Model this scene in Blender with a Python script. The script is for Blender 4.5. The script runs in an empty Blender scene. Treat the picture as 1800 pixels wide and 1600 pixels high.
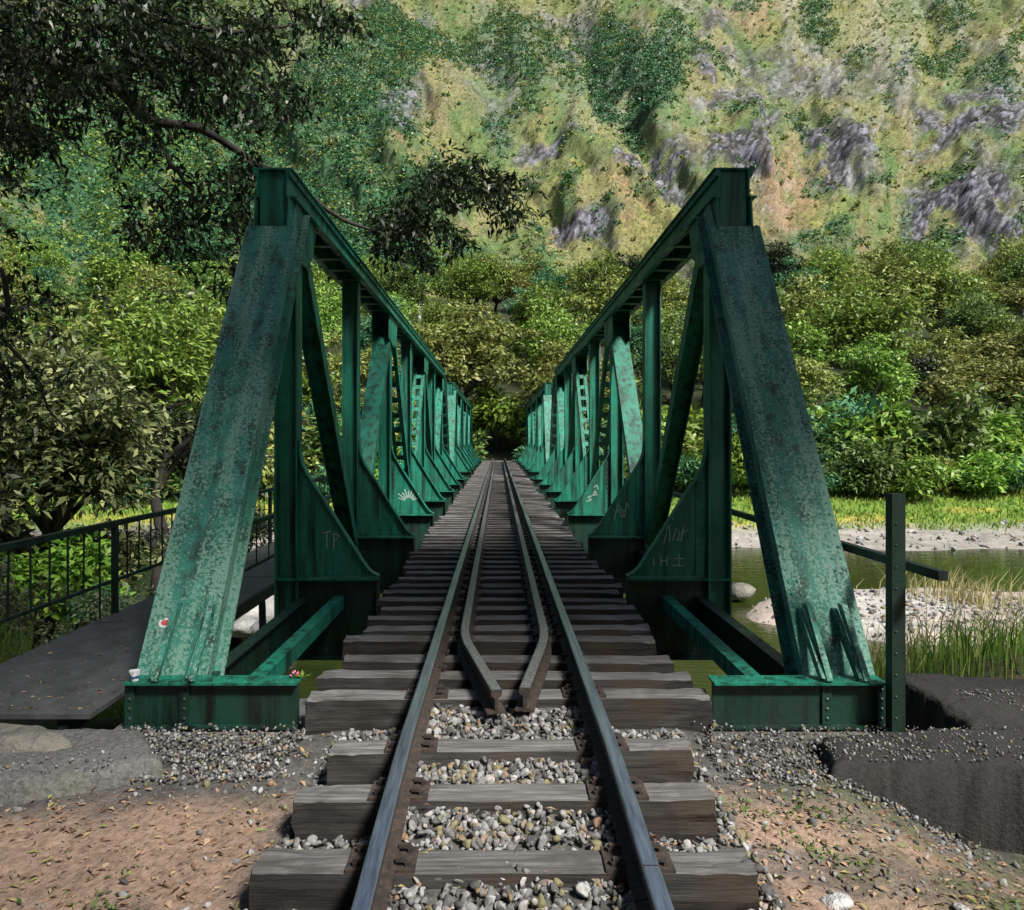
import bpy, bmesh, math, random
import numpy as np
from mathutils import Vector, Matrix

random.seed(11)
RNG = np.random.default_rng(11)
C = bpy.context.scene.collection
SC = bpy.context.scene
R = math.radians

# ------------------------------------------------------------------ camera, sky, sun, exposure
cam_d = bpy.data.cameras.new("camera")
cam = bpy.data.objects.new("camera", cam_d)
C.objects.link(cam)
CX, CZ = -0.045, 1.42
cam.location = (CX, 0.0, CZ)
cam.rotation_euler = (R(90), 0, 0)
cam_d.sensor_width = 36.0
cam_d.lens = 27.0
cam_d.shift_x = 24 / 1800
cam_d.shift_y = -25 / 1800
cam_d.clip_start = 0.05
cam_d.clip_end = 3000
SC.camera = cam

SUN_DIR = Vector((0.42, -0.50, 0.76)).normalized()
world = bpy.data.worlds.new("World")
SC.world = world
world.use_nodes = True
wn = world.node_tree.nodes
wl = world.node_tree.links
bg = wn.get("Background") or wn.new("ShaderNodeBackground")
sky = wn.new("ShaderNodeTexSky")
sky.sky_type = 'NISHITA'
sky.sun_disc = False
sky.sun_elevation = math.asin(SUN_DIR.z)
sky.sun_rotation = math.atan2(SUN_DIR.x, SUN_DIR.y)
sky.air_density = 1.0
sky.dust_density = 3.0
sky.ozone_density = 0.6
wl.new(sky.outputs[0], bg.inputs[0])
bg.inputs[1].default_value = 0.034
sun_d = bpy.data.lights.new("sun", 'SUN')
sun_d.energy = 2.5
sun_d.angle = R(10)
sun_d.color = (1.0, 0.95, 0.86)
sun = bpy.data.objects.new("sun", sun_d)
C.objects.link(sun)
sun.rotation_euler = SUN_DIR.to_track_quat('Z', 'Y').to_euler()
SC.view_settings.view_transform = 'Standard'
SC.view_settings.look = 'None'
SC.view_settings.exposure = 1.8
SC.view_settings.gamma = 1.0


def px(x, y, depth):
    """photo pixel + distance -> world point (used to place real things where they stand)"""
    return (CX + (x - 876) / 1350 * depth, depth, CZ + (775 - y) / 1350 * depth)


# ------------------------------------------------------------------ noise on arrays
def _hash(ix, iy, seed):
    n = (ix.astype(np.int64) * 374761393 + iy.astype(np.int64) * 668265263 + seed * 974711) & 0x7fffffff
    n = ((n ^ (n >> 13)) * 1274126177) & 0x7fffffff
    return ((n ^ (n >> 16)) & 0xffff) / 65535.0


def vnoise(x, y, seed=0):
    ix = np.floor(x); iy = np.floor(y)
    fx = x - ix; fy = y - iy
    fx = fx * fx * (3 - 2 * fx); fy = fy * fy * (3 - 2 * fy)
    a = _hash(ix, iy, seed); b = _hash(ix + 1, iy, seed)
    c = _hash(ix, iy + 1, seed); d = _hash(ix + 1, iy + 1, seed)
    return (a * (1 - fx) + b * fx) * (1 - fy) + (c * (1 - fx) + d * fx) * fy


def fbm(x, y, seed=0, octv=4):
    s = 0; amp = 0.5; tot = 0
    for o in range(octv):
        s = s + amp * vnoise(x, y, seed + o * 17)
        tot += amp; amp *= 0.5; x = x * 2.03 + 3.1; y = y * 2.03 + 1.7
    return s / tot


def sst(a, b, x):
    t = np.clip((x - a) / (b - a), 0, 1)
    return t * t * (3 - 2 * t)


# ------------------------------------------------------------------ materials
def mat(name, fn):
    m = bpy.data.materials.new(name)
    m.use_nodes = True
    nt = m.node_tree
    nt.nodes.clear()
    out = nt.nodes.new("ShaderNodeOutputMaterial")
    p = nt.nodes.new("ShaderNodeBsdfPrincipled")
    nt.links.new(p.outputs[0], out.inputs[0])
    fn(nt, p, out)
    return m


def N(nt, typ, **kw):
    n = nt.nodes.new(typ)
    for k, v in kw.items():
        if k.startswith("i_"):
            key = k[2:].replace("_", " ")
            n.inputs[key].default_value = v
        else:
            setattr(n, k, v)
    return n


def ramp(nt, fac, stops):
    r = nt.nodes.new("ShaderNodeValToRGB")
    el = r.color_ramp.elements
    while len(el) < len(stops):
        el.new(0.5)
    for e, (pos, col) in zip(el, stops):
        e.position = pos
        e.color = (*col, 1) if len(col) == 3 else col
    nt.links.new(fac, r.inputs[0])
    return r.outputs[0]


def mixc(nt, fac, a, b, mode='MIX'):
    m = nt.nodes.new("ShaderNodeMix")
    m.data_type = 'RGBA'
    m.blend_type = mode
    for sock, v in ((m.inputs[0], fac), (m.inputs[6], a), (m.inputs[7], b)):
        if hasattr(v, "links") or isinstance(v, bpy.types.NodeSocket):
            nt.links.new(v, sock)
        elif isinstance(v, (int, float)):
            sock.default_value = v
        else:
            sock.default_value = (*v, 1)
    return m.outputs[2]


def coords(nt, kind="Object", scale=(1, 1, 1)):
    tc = nt.nodes.new("ShaderNodeTexCoord")
    mp = nt.nodes.new("ShaderNodeMapping")
    mp.inputs["Scale"].default_value = scale
    nt.links.new(tc.outputs[kind], mp.inputs[0])
    return mp.outputs[0]


def noise(nt, vec, scale, detail=4, rough=0.55):
    n = nt.nodes.new("ShaderNodeTexNoise")
    n.inputs["Scale"].default_value = scale
    n.inputs["Detail"].default_value = detail
    n.inputs["Roughness"].default_value = rough
    nt.links.new(vec, n.inputs["Vector"])
    return n.outputs[0]


def bump(nt, p, height, strength=0.4, dist=0.02):
    b = nt.nodes.new("ShaderNodeBump")
    b.inputs["Strength"].default_value = strength
    b.inputs["Distance"].default_value = dist
    nt.links.new(height, b.inputs["Height"])
    nt.links.new(b.outputs[0], p.inputs["Normal"])


def green_steel(name, base, hi, lich=0.0, rough=0.5):
    def f(nt, p, out):
        v = coords(nt)
        n1 = noise(nt, v, 2.2, 6, 0.62)
        c = ramp(nt, n1, [(0.3, base), (0.7, hi)])
        vs = coords(nt, scale=(11, 11, 0.7))
        st = noise(nt, vs, 1.0, 5, 0.62)
        k = ramp(nt, st, [(0.46, (0, 0, 0)), (0.66, (1, 1, 1))])
        c = mixc(nt, k, c, tuple(x * 0.22 for x in base))
        n3 = noise(nt, v, 26.0, 4, 0.7)
        k3 = ramp(nt, n3, [(0.64, (0, 0, 0)), (0.70, (1, 1, 1))])
        c = mixc(nt, k3, c, (0.022, 0.017, 0.012))
        if lich > 0:
            vl = coords(nt, scale=(5.5, 0.55, 0.55))
            big = noise(nt, vl, 1.4, 5, 0.62)
            a = noise(nt, v, 46.0, 5, 0.72)
            cmb = N(nt, "ShaderNodeMath", operation='MULTIPLY_ADD')
            nt.links.new(big, cmb.inputs[0]); cmb.inputs[1].default_value = 0.75
            nt.links.new(a, cmb.inputs[2])
            k4 = ramp(nt, cmb.outputs[0], [(0.875, (0, 0, 0)), (0.92, (1, 1, 1))])
            c = mixc(nt, k4, c, (0.125, 0.265, 0.21))
            a2 = noise(nt, v, 30.0, 4, 0.72)
            big2 = noise(nt, v, 0.8, 4, 0.6)
            cm2 = N(nt, "ShaderNodeMath", operation='MULTIPLY_ADD')
            nt.links.new(big2, cm2.inputs[0]); cm2.inputs[1].default_value = 0.8
            nt.links.new(a2, cm2.inputs[2])
            k5 = ramp(nt, cm2.outputs[0], [(1.015, (0, 0, 0)), (1.05, (1, 1, 1))])
            c = mixc(nt, k5, c, (0.009, 0.015, 0.012))
            bump(nt, p, a, 0.7, 0.012)
        else:
            bump(nt, p, n3, 0.35, 0.008)
        nt.links.new(c, p.inputs["Base Color"])
        rr = ramp(nt, n1, [(0.3, (rough + 0.15,) * 3), (0.7, (rough - 0.1,) * 3)])
        nt.links.new(rr, p.inputs["Roughness"])
    return mat(name, f)


M = {}
M['steel'] = green_steel("green_paint", (0.005, 0.098, 0.062), (0.011, 0.215, 0.145))
M['steel_lichen'] = green_steel("green_paint_lichen", (0.010, 0.120, 0.083), (0.022, 0.205, 0.155), lich=1.0, rough=0.55)
M['steel_rail'] = green_steel("green_paint_railing", (0.003, 0.015, 0.010), (0.005, 0.030, 0.019))
M['steel_shaded'] = green_steel("green_paint_shaded", (0.004, 0.016, 0.012), (0.007, 0.048, 0.033))  # darker copy of the paint: shade on webs and bottom chords put into colour


def f_wood(nt, p, out):
    oi = N(nt, "ShaderNodeObjectInfo")
    tc = nt.nodes.new("ShaderNodeTexCoord")
    add = N(nt, "ShaderNodeVectorMath", operation='ADD')
    nt.links.new(tc.outputs["Object"], add.inputs[0])
    cb = N(nt, "ShaderNodeCombineXYZ")
    ml = N(nt, "ShaderNodeMath", operation='MULTIPLY'); ml.inputs[1].default_value = 37.0
    nt.links.new(oi.outputs["Random"], ml.inputs[0])
    nt.links.new(ml.outputs[0], cb.inputs[0]); nt.links.new(ml.outputs[0], cb.inputs[1])
    nt.links.new(cb.outputs[0], add.inputs[1])
    mp = nt.nodes.new("ShaderNodeMapping"); mp.inputs["Scale"].default_value = (1.6, 24, 24)
    nt.links.new(add.outputs[0], mp.inputs[0])
    g = noise(nt, mp.outputs[0], 1.6, 7, 0.65)
    c = ramp(nt, g, [(0.28, (0.022, 0.021, 0.02)), (0.5, (0.105, 0.103, 0.101)), (0.72, (0.215, 0.212, 0.208))])
    blot = noise(nt, add.outputs[0], 2.5, 4, 0.6)
    kb = ramp(nt, blot, [(0.5, (0, 0, 0)), (0.68, (1, 1, 1))])
    c = mixc(nt, kb, c, (0.055, 0.050, 0.046))
    rv = N(nt, "ShaderNodeMapRange"); rv.inputs[3].default_value = 0.65; rv.inputs[4].default_value = 1.2
    nt.links.new(oi.outputs["Random"], rv.inputs[0])
    hs = N(nt, "ShaderNodeHueSaturation")
    nt.links.new(rv.outputs[0], hs.inputs["Value"]); nt.links.new(c, hs.inputs["Color"])
    nt.links.new(hs.outputs[0], p.inputs["Base Color"])
    p.inputs["Roughness"].default_value = 0.85
    bump(nt, p, g, 0.8, 0.012)


M['wood'] = mat("weathered_timber", f_wood)


def f_wood_shaded(nt, p, out):
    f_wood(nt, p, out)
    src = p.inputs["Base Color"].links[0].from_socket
    c = mixc(nt, 1.0, src, (0.24, 0.23, 0.225), 'MULTIPLY')  # shade on the sleeper sides painted in as a darker tone
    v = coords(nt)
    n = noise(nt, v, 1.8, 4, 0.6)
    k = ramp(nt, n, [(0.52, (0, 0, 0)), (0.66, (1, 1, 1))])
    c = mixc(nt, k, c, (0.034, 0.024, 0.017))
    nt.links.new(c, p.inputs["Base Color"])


M['wood_shaded'] = mat("timber_side_shaded", f_wood_shaded)


def f_ruststeel(c0, c1, c2, r, metal=0.0):
    def f(nt, p, out):
        v = coords(nt)
        n = noise(nt, v, 30, 5, 0.65)
        c = ramp(nt, n, [(0.3, c0), (0.5, c1), (0.75, c2)])
        nt.links.new(c, p.inputs["Base Color"])
        p.inputs["Roughness"].default_value = r
        p.inputs["Metallic"].default_value = metal
        bump(nt, p, n, 0.4, 0.004)
    return f


M['rust'] = mat("rusty_steel", f_ruststeel((0.012, 0.010, 0.009), (0.032, 0.024, 0.020), (0.075, 0.048, 0.034), 0.8))


def f_railtop(nt, p, out):
    v = coords(nt, scale=(60, 1.5, 60))
    n = noise(nt, v, 1.0, 5, 0.6)
    c = ramp(nt, n, [(0.3, (0.17, 0.21, 0.27)), (0.6, (0.40, 0.47, 0.56)), (0.8, (0.56, 0.62, 0.70))])
    nt.links.new(c, p.inputs["Base Color"])
    p.inputs["Metallic"].default_value = 0.9
    p.inputs["Roughness"].default_value = 0.36


M['railtop'] = mat("worn_rail_head", f_railtop)
M['guardtop'] = mat("guard_rail_head", f_ruststeel((0.09, 0.09, 0.095), (0.19, 0.195, 0.205), (0.32, 0.33, 0.345), 0.45, 0.6))


def f_concrete(nt, p, out):
    v = coords(nt)
    n = noise(nt, v, 2.2, 6, 0.65)
    c = ramp(nt, n, [(0.3, (0.045, 0.045, 0.044)), (0.55, (0.10, 0.10, 0.098)), (0.8, (0.17, 0.165, 0.15))])
    m2 = noise(nt, v, 0.9, 3, 0.6)
    k = ramp(nt, m2, [(0.58, (0, 0, 0)), (0.72, (1, 1, 1))])
    c = mixc(nt, k, c, (0.12, 0.12, 0.06))
    n3 = noise(nt, v, 45, 3, 0.7)
    c = mixc(nt, 0.5, c, ramp(nt, n3, [(0.35, (0.04, 0.04, 0.04)), (0.65, (0.2, 0.2, 0.195))]))
    nt.links.new(c, p.inputs["Base Color"])
    p.inputs["Roughness"].default_value = 0.9
    bump(nt, p, n3, 0.8, 0.015)


M['concrete'] = mat("mossy_concrete", f_concrete)


def f_concrete_dark_shaded(nt, p, out):
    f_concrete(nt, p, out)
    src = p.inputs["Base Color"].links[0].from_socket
    nt.links.new(mixc(nt, 1.0, src, (0.17, 0.17, 0.17), 'MULTIPLY'), p.inputs["Base Color"])  # dark concrete, lowered further to stand in for shade in the ditch


M['concrete_dark_shaded'] = mat("dark_concrete_shaded", f_concrete_dark_shaded)


def f_stone(nt, p, out):
    g = N(nt, "ShaderNodeNewGeometry")
    c = ramp(nt, g.outputs["Random Per Island"], [(0.0, (0.05, 0.05, 0.05)), (0.3, (0.13, 0.13, 0.132)), (0.62, (0.23, 0.23, 0.232)), (0.84, (0.36, 0.36, 0.355)), (0.88, (0.22, 0.145, 0.095)), (0.95, (0.17, 0.16, 0.085))])
    v = coords(nt)
    n = noise(nt, v, 60, 4, 0.7)
    c = mixc(nt, 0.6, c, ramp(nt, n, [(0.3, (0.35, 0.35, 0.35)), (0.7, (1.3, 1.3, 1.3))]), 'MULTIPLY')
    nt.links.new(c, p.inputs["Base Color"])
    p.inputs["Roughness"].default_value = 0.85


M['stone'] = mat("ballast_stone", f_stone)


def f_litter(nt, p, out):
    g = N(nt, "ShaderNodeNewGeometry")
    c = ramp(nt, g.outputs["Random Per Island"], [(0.0, (0.10, 0.055, 0.03)), (0.4, (0.26, 0.16, 0.10)), (0.8, (0.36, 0.25, 0.17)), (0.93, (0.30, 0.26, 0.08)), (1, (0.12, 0.2, 0.05))])
    nt.links.new(c, p.inputs["Base Color"])
    p.inputs["Roughness"].default_value = 0.8


M['litter'] = mat("dry_leaf_litter", f_litter)


def attr_mat(name, rough=0.9, nscale=8.0, nstr=0.6, bstr=0.6, bdist=0.05, extra=None):
    def f(nt, p, out):
        a = N(nt, "ShaderNodeAttribute", attribute_name="col")
        v = coords(nt)
        n = noise(nt, v, nscale, 6, 0.7)
        c = mixc(nt, nstr, a.outputs["Color"], ramp(nt, n, [(0.3, (0.35, 0.35, 0.35)), (0.72, (1.55, 1.55, 1.55))]), 'MULTIPLY')
        if extra:
            c = extra(nt, c, v)
        nt.links.new(c, p.inputs["Base Color"])
        p.inputs["Roughness"].default_value = rough
        p.inputs["Specular IOR Level"].default_value = 0.2
        bump(nt, p, n, bstr, bdist)
    return mat(name, f)


M['dirt'] = attr_mat("packed_dirt", 0.95, 22.0, 0.75, 0.9, 0.03)
M['terrain'] = attr_mat("bank_soil", 0.95, 1.4, 0.6, 0.6, 0.15)
M['mount'] = attr_mat("mountain_grass_rock", 0.95, 1.0, 0.9, 0.9, 0.7)


def leaf_mat(name, cols, rough=0.5, trans=0.25, spec=0.4):
    def f(nt, p, out):
        g = N(nt, "ShaderNodeNewGeometry")
        st = [(i / max(1, len(cols) - 1), c) for i, c in enumerate(cols)]
        c = ramp(nt, g.outputs["Random Per Island"], st)
        oi = N(nt, "ShaderNodeObjectInfo")
        hs = N(nt, "ShaderNodeHueSaturation")
        mr = N(nt, "ShaderNodeMapRange"); mr.inputs[3].default_value = 0.75; mr.inputs[4].default_value = 1.25
        nt.links.new(oi.outputs["Random"], mr.inputs[0])
        nt.links.new(mr.outputs[0], hs.inputs["Value"])
        mr2 = N(nt, "ShaderNodeMapRange"); mr2.inputs[3].default_value = 0.485; mr2.inputs[4].default_value = 0.515
        nt.links.new(oi.outputs["Random"], mr2.inputs[0])
        nt.links.new(mr2.outputs[0], hs.inputs["Hue"])
        nt.links.new(c, hs.inputs["Color"])
        nt.links.new(hs.outputs[0], p.inputs["Base Color"])
        p.inputs["Roughness"].default_value = rough
        p.inputs["Specular IOR Level"].default_value = spec
        tr = N(nt, "ShaderNodeBsdfTranslucent")
        nt.links.new(hs.outputs[0], tr.inputs[0])
        mx = N(nt, "ShaderNodeMixShader"); mx.inputs[0].default_value = trans
        nt.links.new(p.outputs[0], mx.inputs[1]); nt.links.new(tr.outputs[0], mx.inputs[2])
        nt.links.new(mx.outputs[0], out.inputs[0])
    return mat(name, f)


M['leaf_olive'] = leaf_mat("olive_leaf", [(0.07, 0.10, 0.024), (0.14, 0.185, 0.042), (0.235, 0.28, 0.07), (0.33, 0.35, 0.10)])
M['leaf_mid'] = leaf_mat("mid_green_leaf", [(0.04, 0.085, 0.02), (0.085, 0.16, 0.036), (0.16, 0.245, 0.06)])
M['leaf_em'] = leaf_mat("emerald_leaf", [(0.02, 0.08, 0.036), (0.05, 0.16, 0.07), (0.11, 0.25, 0.11)])
M['leaf_bright2'] = leaf_mat("yellow_green_leaf", [(0.06, 0.12, 0.02), (0.14, 0.24, 0.038), (0.26, 0.36, 0.07)])
M['tuft'] = leaf_mat("tussock_blade", [(0.14, 0.15, 0.045), (0.24, 0.24, 0.09), (0.33, 0.29, 0.14)])
M['leaf_dark'] = leaf_mat("dark_leaf", [(0.008, 0.016, 0.008), (0.02, 0.035, 0.015), (0.05, 0.065, 0.025)], 0.4, 0.12)
M['leaf_near'] = leaf_mat("glossy_dark_leaf", [(0.005, 0.010, 0.004), (0.014, 0.026, 0.010), (0.04, 0.062, 0.022)], 0.42, 0.25, 0.45)
M['leaf_bright'] = leaf_mat("fresh_green_leaf", [(0.07, 0.15, 0.02), (0.13, 0.25, 0.03), (0.22, 0.32, 0.05)])
M['leaf_pale'] = leaf_mat("pale_shrub_leaf", [(0.10, 0.13, 0.06), (0.20, 0.23, 0.12), (0.30, 0.32, 0.19)])
M['grass'] = leaf_mat("grass_blade", [(0.06, 0.12, 0.018), (0.12, 0.22, 0.03), (0.24, 0.30, 0.07)], 0.6, 0.3)
M['leaf_mixed'] = leaf_mat("mixed_bank_leaf", [(0.012, 0.018, 0.008), (0.045, 0.06, 0.02), (0.13, 0.15, 0.055), (0.25, 0.26, 0.11)])
M['fargrass'] = leaf_mat("far_bank_grass_blade", [(0.07, 0.14, 0.02), (0.15, 0.22, 0.03), (0.30, 0.30, 0.06)], 0.6, 0.3)
M['drygrass'] = leaf_mat("dry_grass_blade", [(0.25, 0.22, 0.10), (0.38, 0.33, 0.18)], 0.7, 0.3)


def f_bark(nt, p, out):
    v = coords(nt, scale=(6, 6, 1.5))
    n = noise(nt, v, 3, 6, 0.7)
    c = ramp(nt, n, [(0.3, (0.008, 0.007, 0.006)), (0.6, (0.03, 0.026, 0.022)), (0.8, (0.07, 0.06, 0.05))])
    nt.links.new(c, p.inputs["Base Color"]); p.inputs["Roughness"].default_value = 0.9
    bump(nt, p, n, 0.8, 0.03)


M['bark'] = mat("dark_bark", f_bark)


def f_palebark(nt, p, out):
    v = coords(nt, scale=(3, 3, 1.5))
    n = noise(nt, v, 3, 6, 0.7)
    c = ramp(nt, n, [(0.35, (0.12, 0.11, 0.10)), (0.6, (0.42, 0.42, 0.41))])
    nt.links.new(c, p.inputs["Base Color"]); p.inputs["Roughness"].default_value = 0.9


M['palebark'] = mat("pale_bark", f_palebark)


def f_rock(lo, hi):
    def f(nt, p, out):
        v = coords(nt)
        n = noise(nt, v, 1.6, 7, 0.65)
        c = ramp(nt, n, [(0.3, lo), (0.7, hi)])
        nt.links.new(c, p.inputs["Base Color"]); p.inputs["Roughness"].default_value = 0.9
        bump(nt, p, n, 0.9, 0.2)
    return f


M['rock'] = mat("pale_boulder", f_rock((0.22, 0.22, 0.22), (0.62, 0.62, 0.61)))
M['rock_dark'] = mat("flat_grey_rock", f_rock((0.05, 0.05, 0.045), (0.2, 0.19, 0.165)))


def f_water(nt, p, out):
    v = coords(nt, scale=(0.8, 3.2, 1))
    n = noise(nt, v, 1.1, 4, 0.6)
    p.inputs["Base Color"].default_value = (0.022, 0.028, 0.006, 1)
    p.inputs["Roughness"].default_value = 0.06
    p.inputs["Specular IOR Level"].default_value = 0.5
    bump(nt, p, n, 0.28, 0.06)


M['water'] = mat("river_water", f_water)


def flat_mat(name, col, rough=0.7):
    def f(nt, p, out):
        v = coords(nt)
        n = noise(nt, v, 25, 3, 0.6)
        c = ramp(nt, n, [(0.3, tuple(x * 0.7 for x in col)), (0.7, tuple(min(1, x * 1.2) for x in col))])
        nt.links.new(c, p.inputs["Base Color"]); p.inputs["Roughness"].default_value = rough
    return mat(name, f)


M['pink'] = flat_mat("pink_petal", (0.75, 0.16, 0.30))
M['white'] = flat_mat("white_plastic", (0.6, 0.62, 0.66), 0.35)
M['red'] = flat_mat("red_print", (0.45, 0.06, 0.07), 0.5)
M['blue'] = flat_mat("blue_print", (0.05, 0.10, 0.3), 0.5)
M['chalk'] = flat_mat("scratched_paint", (0.30, 0.40, 0.36), 0.8)
M['wire'] = flat_mat("black_cable", (0.02, 0.02, 0.02), 0.6)


def f_deck(nt, p, out):
    v = coords(nt, scale=(1, 0.7, 1))
    n = noise(nt, v, 5, 6, 0.65)
    c = ramp(nt, n, [(0.3, (0.03, 0.03, 0.032)), (0.6, (0.075, 0.078, 0.082)), (0.8, (0.12, 0.125, 0.133))])
    b = noise(nt, v, 1.0, 3, 0.6)
    k = ramp(nt, b, [(0.5, (0, 0, 0)), (0.66, (1, 1, 1))])
    c = mixc(nt, k, c, (0.05, 0.075, 0.065))
    nt.links.new(c, p.inputs["Base Color"]); p.inputs["Roughness"].default_value = 0.6
    bump(nt, p, n, 0.3, 0.01)


M['deck'] = mat("worn_deck", f_deck)


# ------------------------------------------------------------------ object helpers
def link(name, me, parent=None):
    o = bpy.data.objects.new(name, me)
    C.objects.link(o)
    if parent is not None:
        o.parent = parent
    return o


def tag(o, label=None, cat=None, group=None, kind=None):
    if label: o["label"] = label
    if cat: o["category"] = cat
    if group: o["group"] = group
    if kind: o["kind"] = kind
    return o


def thing(name, label, cat, loc=(0, 0, 0), group=None):
    o = bpy.data.objects.new(name, None)
    C.objects.link(o)
    o.location = loc
    o.empty_display_size = 0.3
    return tag(o, label, cat, group)


def copy_tree(o, parent=None):
    c = o.copy()
    C.objects.link(c)
    if parent is not None:
        c.parent = parent
    for ch in list(o.children):
        copy_tree(ch, c)
    return c


def wloc(o):
    v = Vector((0, 0, 0))
    while o is not None:
        v = v + o.location
        o = o.parent
    return v


class MB:
    def __init__(s):
        s.v = []; s.f = []; s.m = []

    def add(s, vs, fs, mi=0):
        b = len(s.v)
        s.v.extend([tuple(v) for v in vs])
        s.f.extend([tuple(i + b for i in f) for f in fs])
        s.m.extend([mi] * len(fs))
        return s

    def box(s, x0, x1, y0, y1, z0, z1, mi=0):
        vs = [(x, y, z) for x in (x0, x1) for y in (y0, y1) for z in (z0, z1)]
        return s.add(vs, [(0, 1, 3, 2), (4, 6, 7, 5), (0, 4, 5, 1), (2, 3, 7, 6), (0, 2, 6, 4), (1, 5, 7, 3)], mi)

    def bar(s, p0, p1, w, h, side=(1, 0, 0), off=(0, 0), mi=0):
        """box from p0 to p1; w along side axis, h along the other; off shifts (side, other)"""
        p0 = Vector(p0); p1 = Vector(p1)
        d = (p1 - p0).normalized()
        a = Vector(side)
        a = (a - d * a.dot(d)).normalized()
        b = d.cross(a)
        vs = []
        for p in (p0, p1):
            q = p + a * off[0] + b * off[1]
            for i, j in ((-1, -1), (1, -1), (1, 1), (-1, 1)):
                vs.append(q + a * (i * w / 2) + b * (j * h / 2))
        return s.add(vs, [(0, 3, 2, 1), (4, 5, 6, 7), (0, 1, 5, 4), (1, 2, 6, 5), (2, 3, 7, 6), (3, 0, 4, 7)], mi)

    def prism(s, poly, axis, a0, a1, mi=0):
        """extrude a 2D polygon along axis ('X','Y','Z')"""
        n = len(poly)
        def P(u, v, a):
            return {'X': (a, u, v), 'Y': (u, a, v), 'Z': (u, v, a)}[axis]
        vs = [P(u, v, a0) for u, v in poly] + [P(u, v, a1) for u, v in poly]
        fs = [tuple(range(n)), tuple(range(2 * n - 1, n - 1, -1))]
        fs += [(i, i + n, (i + 1) % n + n, (i + 1) % n) for i in range(n)]
        return s.add(vs, fs, mi)

    def tube(s, pts, rad, n=6, mi=0, cap=True):
        pts = [Vector(p) for p in pts]
        rings = []
        for i, p in enumerate(pts):
            d = (pts[min(i + 1, len(pts) - 1)] - pts[max(i - 1, 0)]).normalized()
            a = d.cross(Vector((0.31, 0.2, 0.93)))
            if a.length < 1e-3: a = d.cross(Vector((1, 0, 0)))
            a.normalize(); b = d.cross(a)
            r = rad[i] if hasattr(rad, "__len__") else rad
            rings.append([p + (a * math.cos(2 * math.pi * k / n) + b * math.sin(2 * math.pi * k / n)) * r for k in range(n)])
        vs = [v for r in rings for v in r]
        fs = []
        for i in range(len(pts) - 1):
            for k in range(n):
                k2 = (k + 1) % n
                fs.append((i * n + k, i * n + k2, (i + 1) * n + k2, (i + 1) * n + k))
        if cap:
            fs.append(tuple(range(n - 1, -1, -1)))
            fs.append(tuple((len(pts) - 1) * n + k for k in range(n)))
        return s.add(vs, fs, mi)

    def rivet(s, p, nrm, r=0.014, h=0.009, mi=0):
        p = Vector(p); n = Vector(nrm).normalized()
        a = n.orthogonal().normalized(); b = n.cross(a)
        vs = [p + (a * math.cos(k * math.pi / 3) + b * math.sin(k * math.pi / 3)) * r for k in range(6)] + [p + n * h]
        return s.add(vs, [(k, (k + 1) % 6, 6) for k in range(6)], mi)

    def build(s, name, mats, parent=None, smooth=False):
        me = bpy.data.meshes.new(name)
        o = wloc(parent) if parent is not None else Vector((0, 0, 0))
        me.from_pydata([(v[0] - o.x, v[1] - o.y, v[2] - o.z) for v in s.v], [], s.f)
        if not isinstance(mats, (list, tuple)): mats = [mats]
        for m in mats: me.materials.append(m)
        if len(mats) > 1: me.polygons.foreach_set("material_index", s.m)
        if smooth: me.polygons.foreach_set("use_smooth", [True] * len(me.polygons))
        me.update()
        return link(name, me, parent)


def np_mesh(name, V, F, mats, smooth=False, col=None):
    V = np.ascontiguousarray(V, dtype=np.float32); F = np.ascontiguousarray(F, dtype=np.int32)
    me = bpy.data.meshes.new(name)
    k = F.shape[1]
    me.vertices.add(len(V)); me.vertices.foreach_set("co", V.ravel())
    me.loops.add(F.size); me.loops.foreach_set("vertex_index", F.ravel())
    me.polygons.add(len(F)); me.polygons.foreach_set("loop_start", np.arange(0, F.size, k, dtype=np.int32))
    if not isinstance(mats, (list, tuple)): mats = [mats]
    for m in mats: me.materials.append(m)
    if col is not None:
        a = me.color_attributes.new("col", 'FLOAT_COLOR', 'POINT')
        cc = np.ones((len(V), 4), dtype=np.float32); cc[:, :3] = col
        a.data.foreach_set("color", cc.ravel())
    me.update(calc_edges=True); me.validate()
    if smooth: me.polygons.foreach_set("use_smooth", np.ones(len(F), dtype=bool))
    return me


def unit(a):
    return a / (np.linalg.norm(a, axis=1, keepdims=True) + 1e-9)


def leaves(P, D, Nn, L, W, fold=0.15):
    """one folded pointed quad per leaf"""
    D = unit(D)
    S = unit(np.cross(D, Nn)); U = np.cross(S, D)
    L = np.asarray(L).reshape(-1, 1); W = np.asarray(W).reshape(-1, 1)
    m = P + D * L * 0.45
    V = np.stack([P, m + S * W * 0.5 + U * W * fold, P + D * L - U * L * 0.12, m - S * W * 0.5 + U * W * fold], axis=1)
    n = len(P)
    F = np.arange(4 * n).reshape(n, 4)
    return V.reshape(-1, 3), F


def join(parts):
    Vs = []; Fs = []; o = 0
    for V, F in parts:
        Vs.append(V); Fs.append(F + o); o += len(V)
    return np.concatenate(Vs), np.concatenate(Fs)


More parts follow.
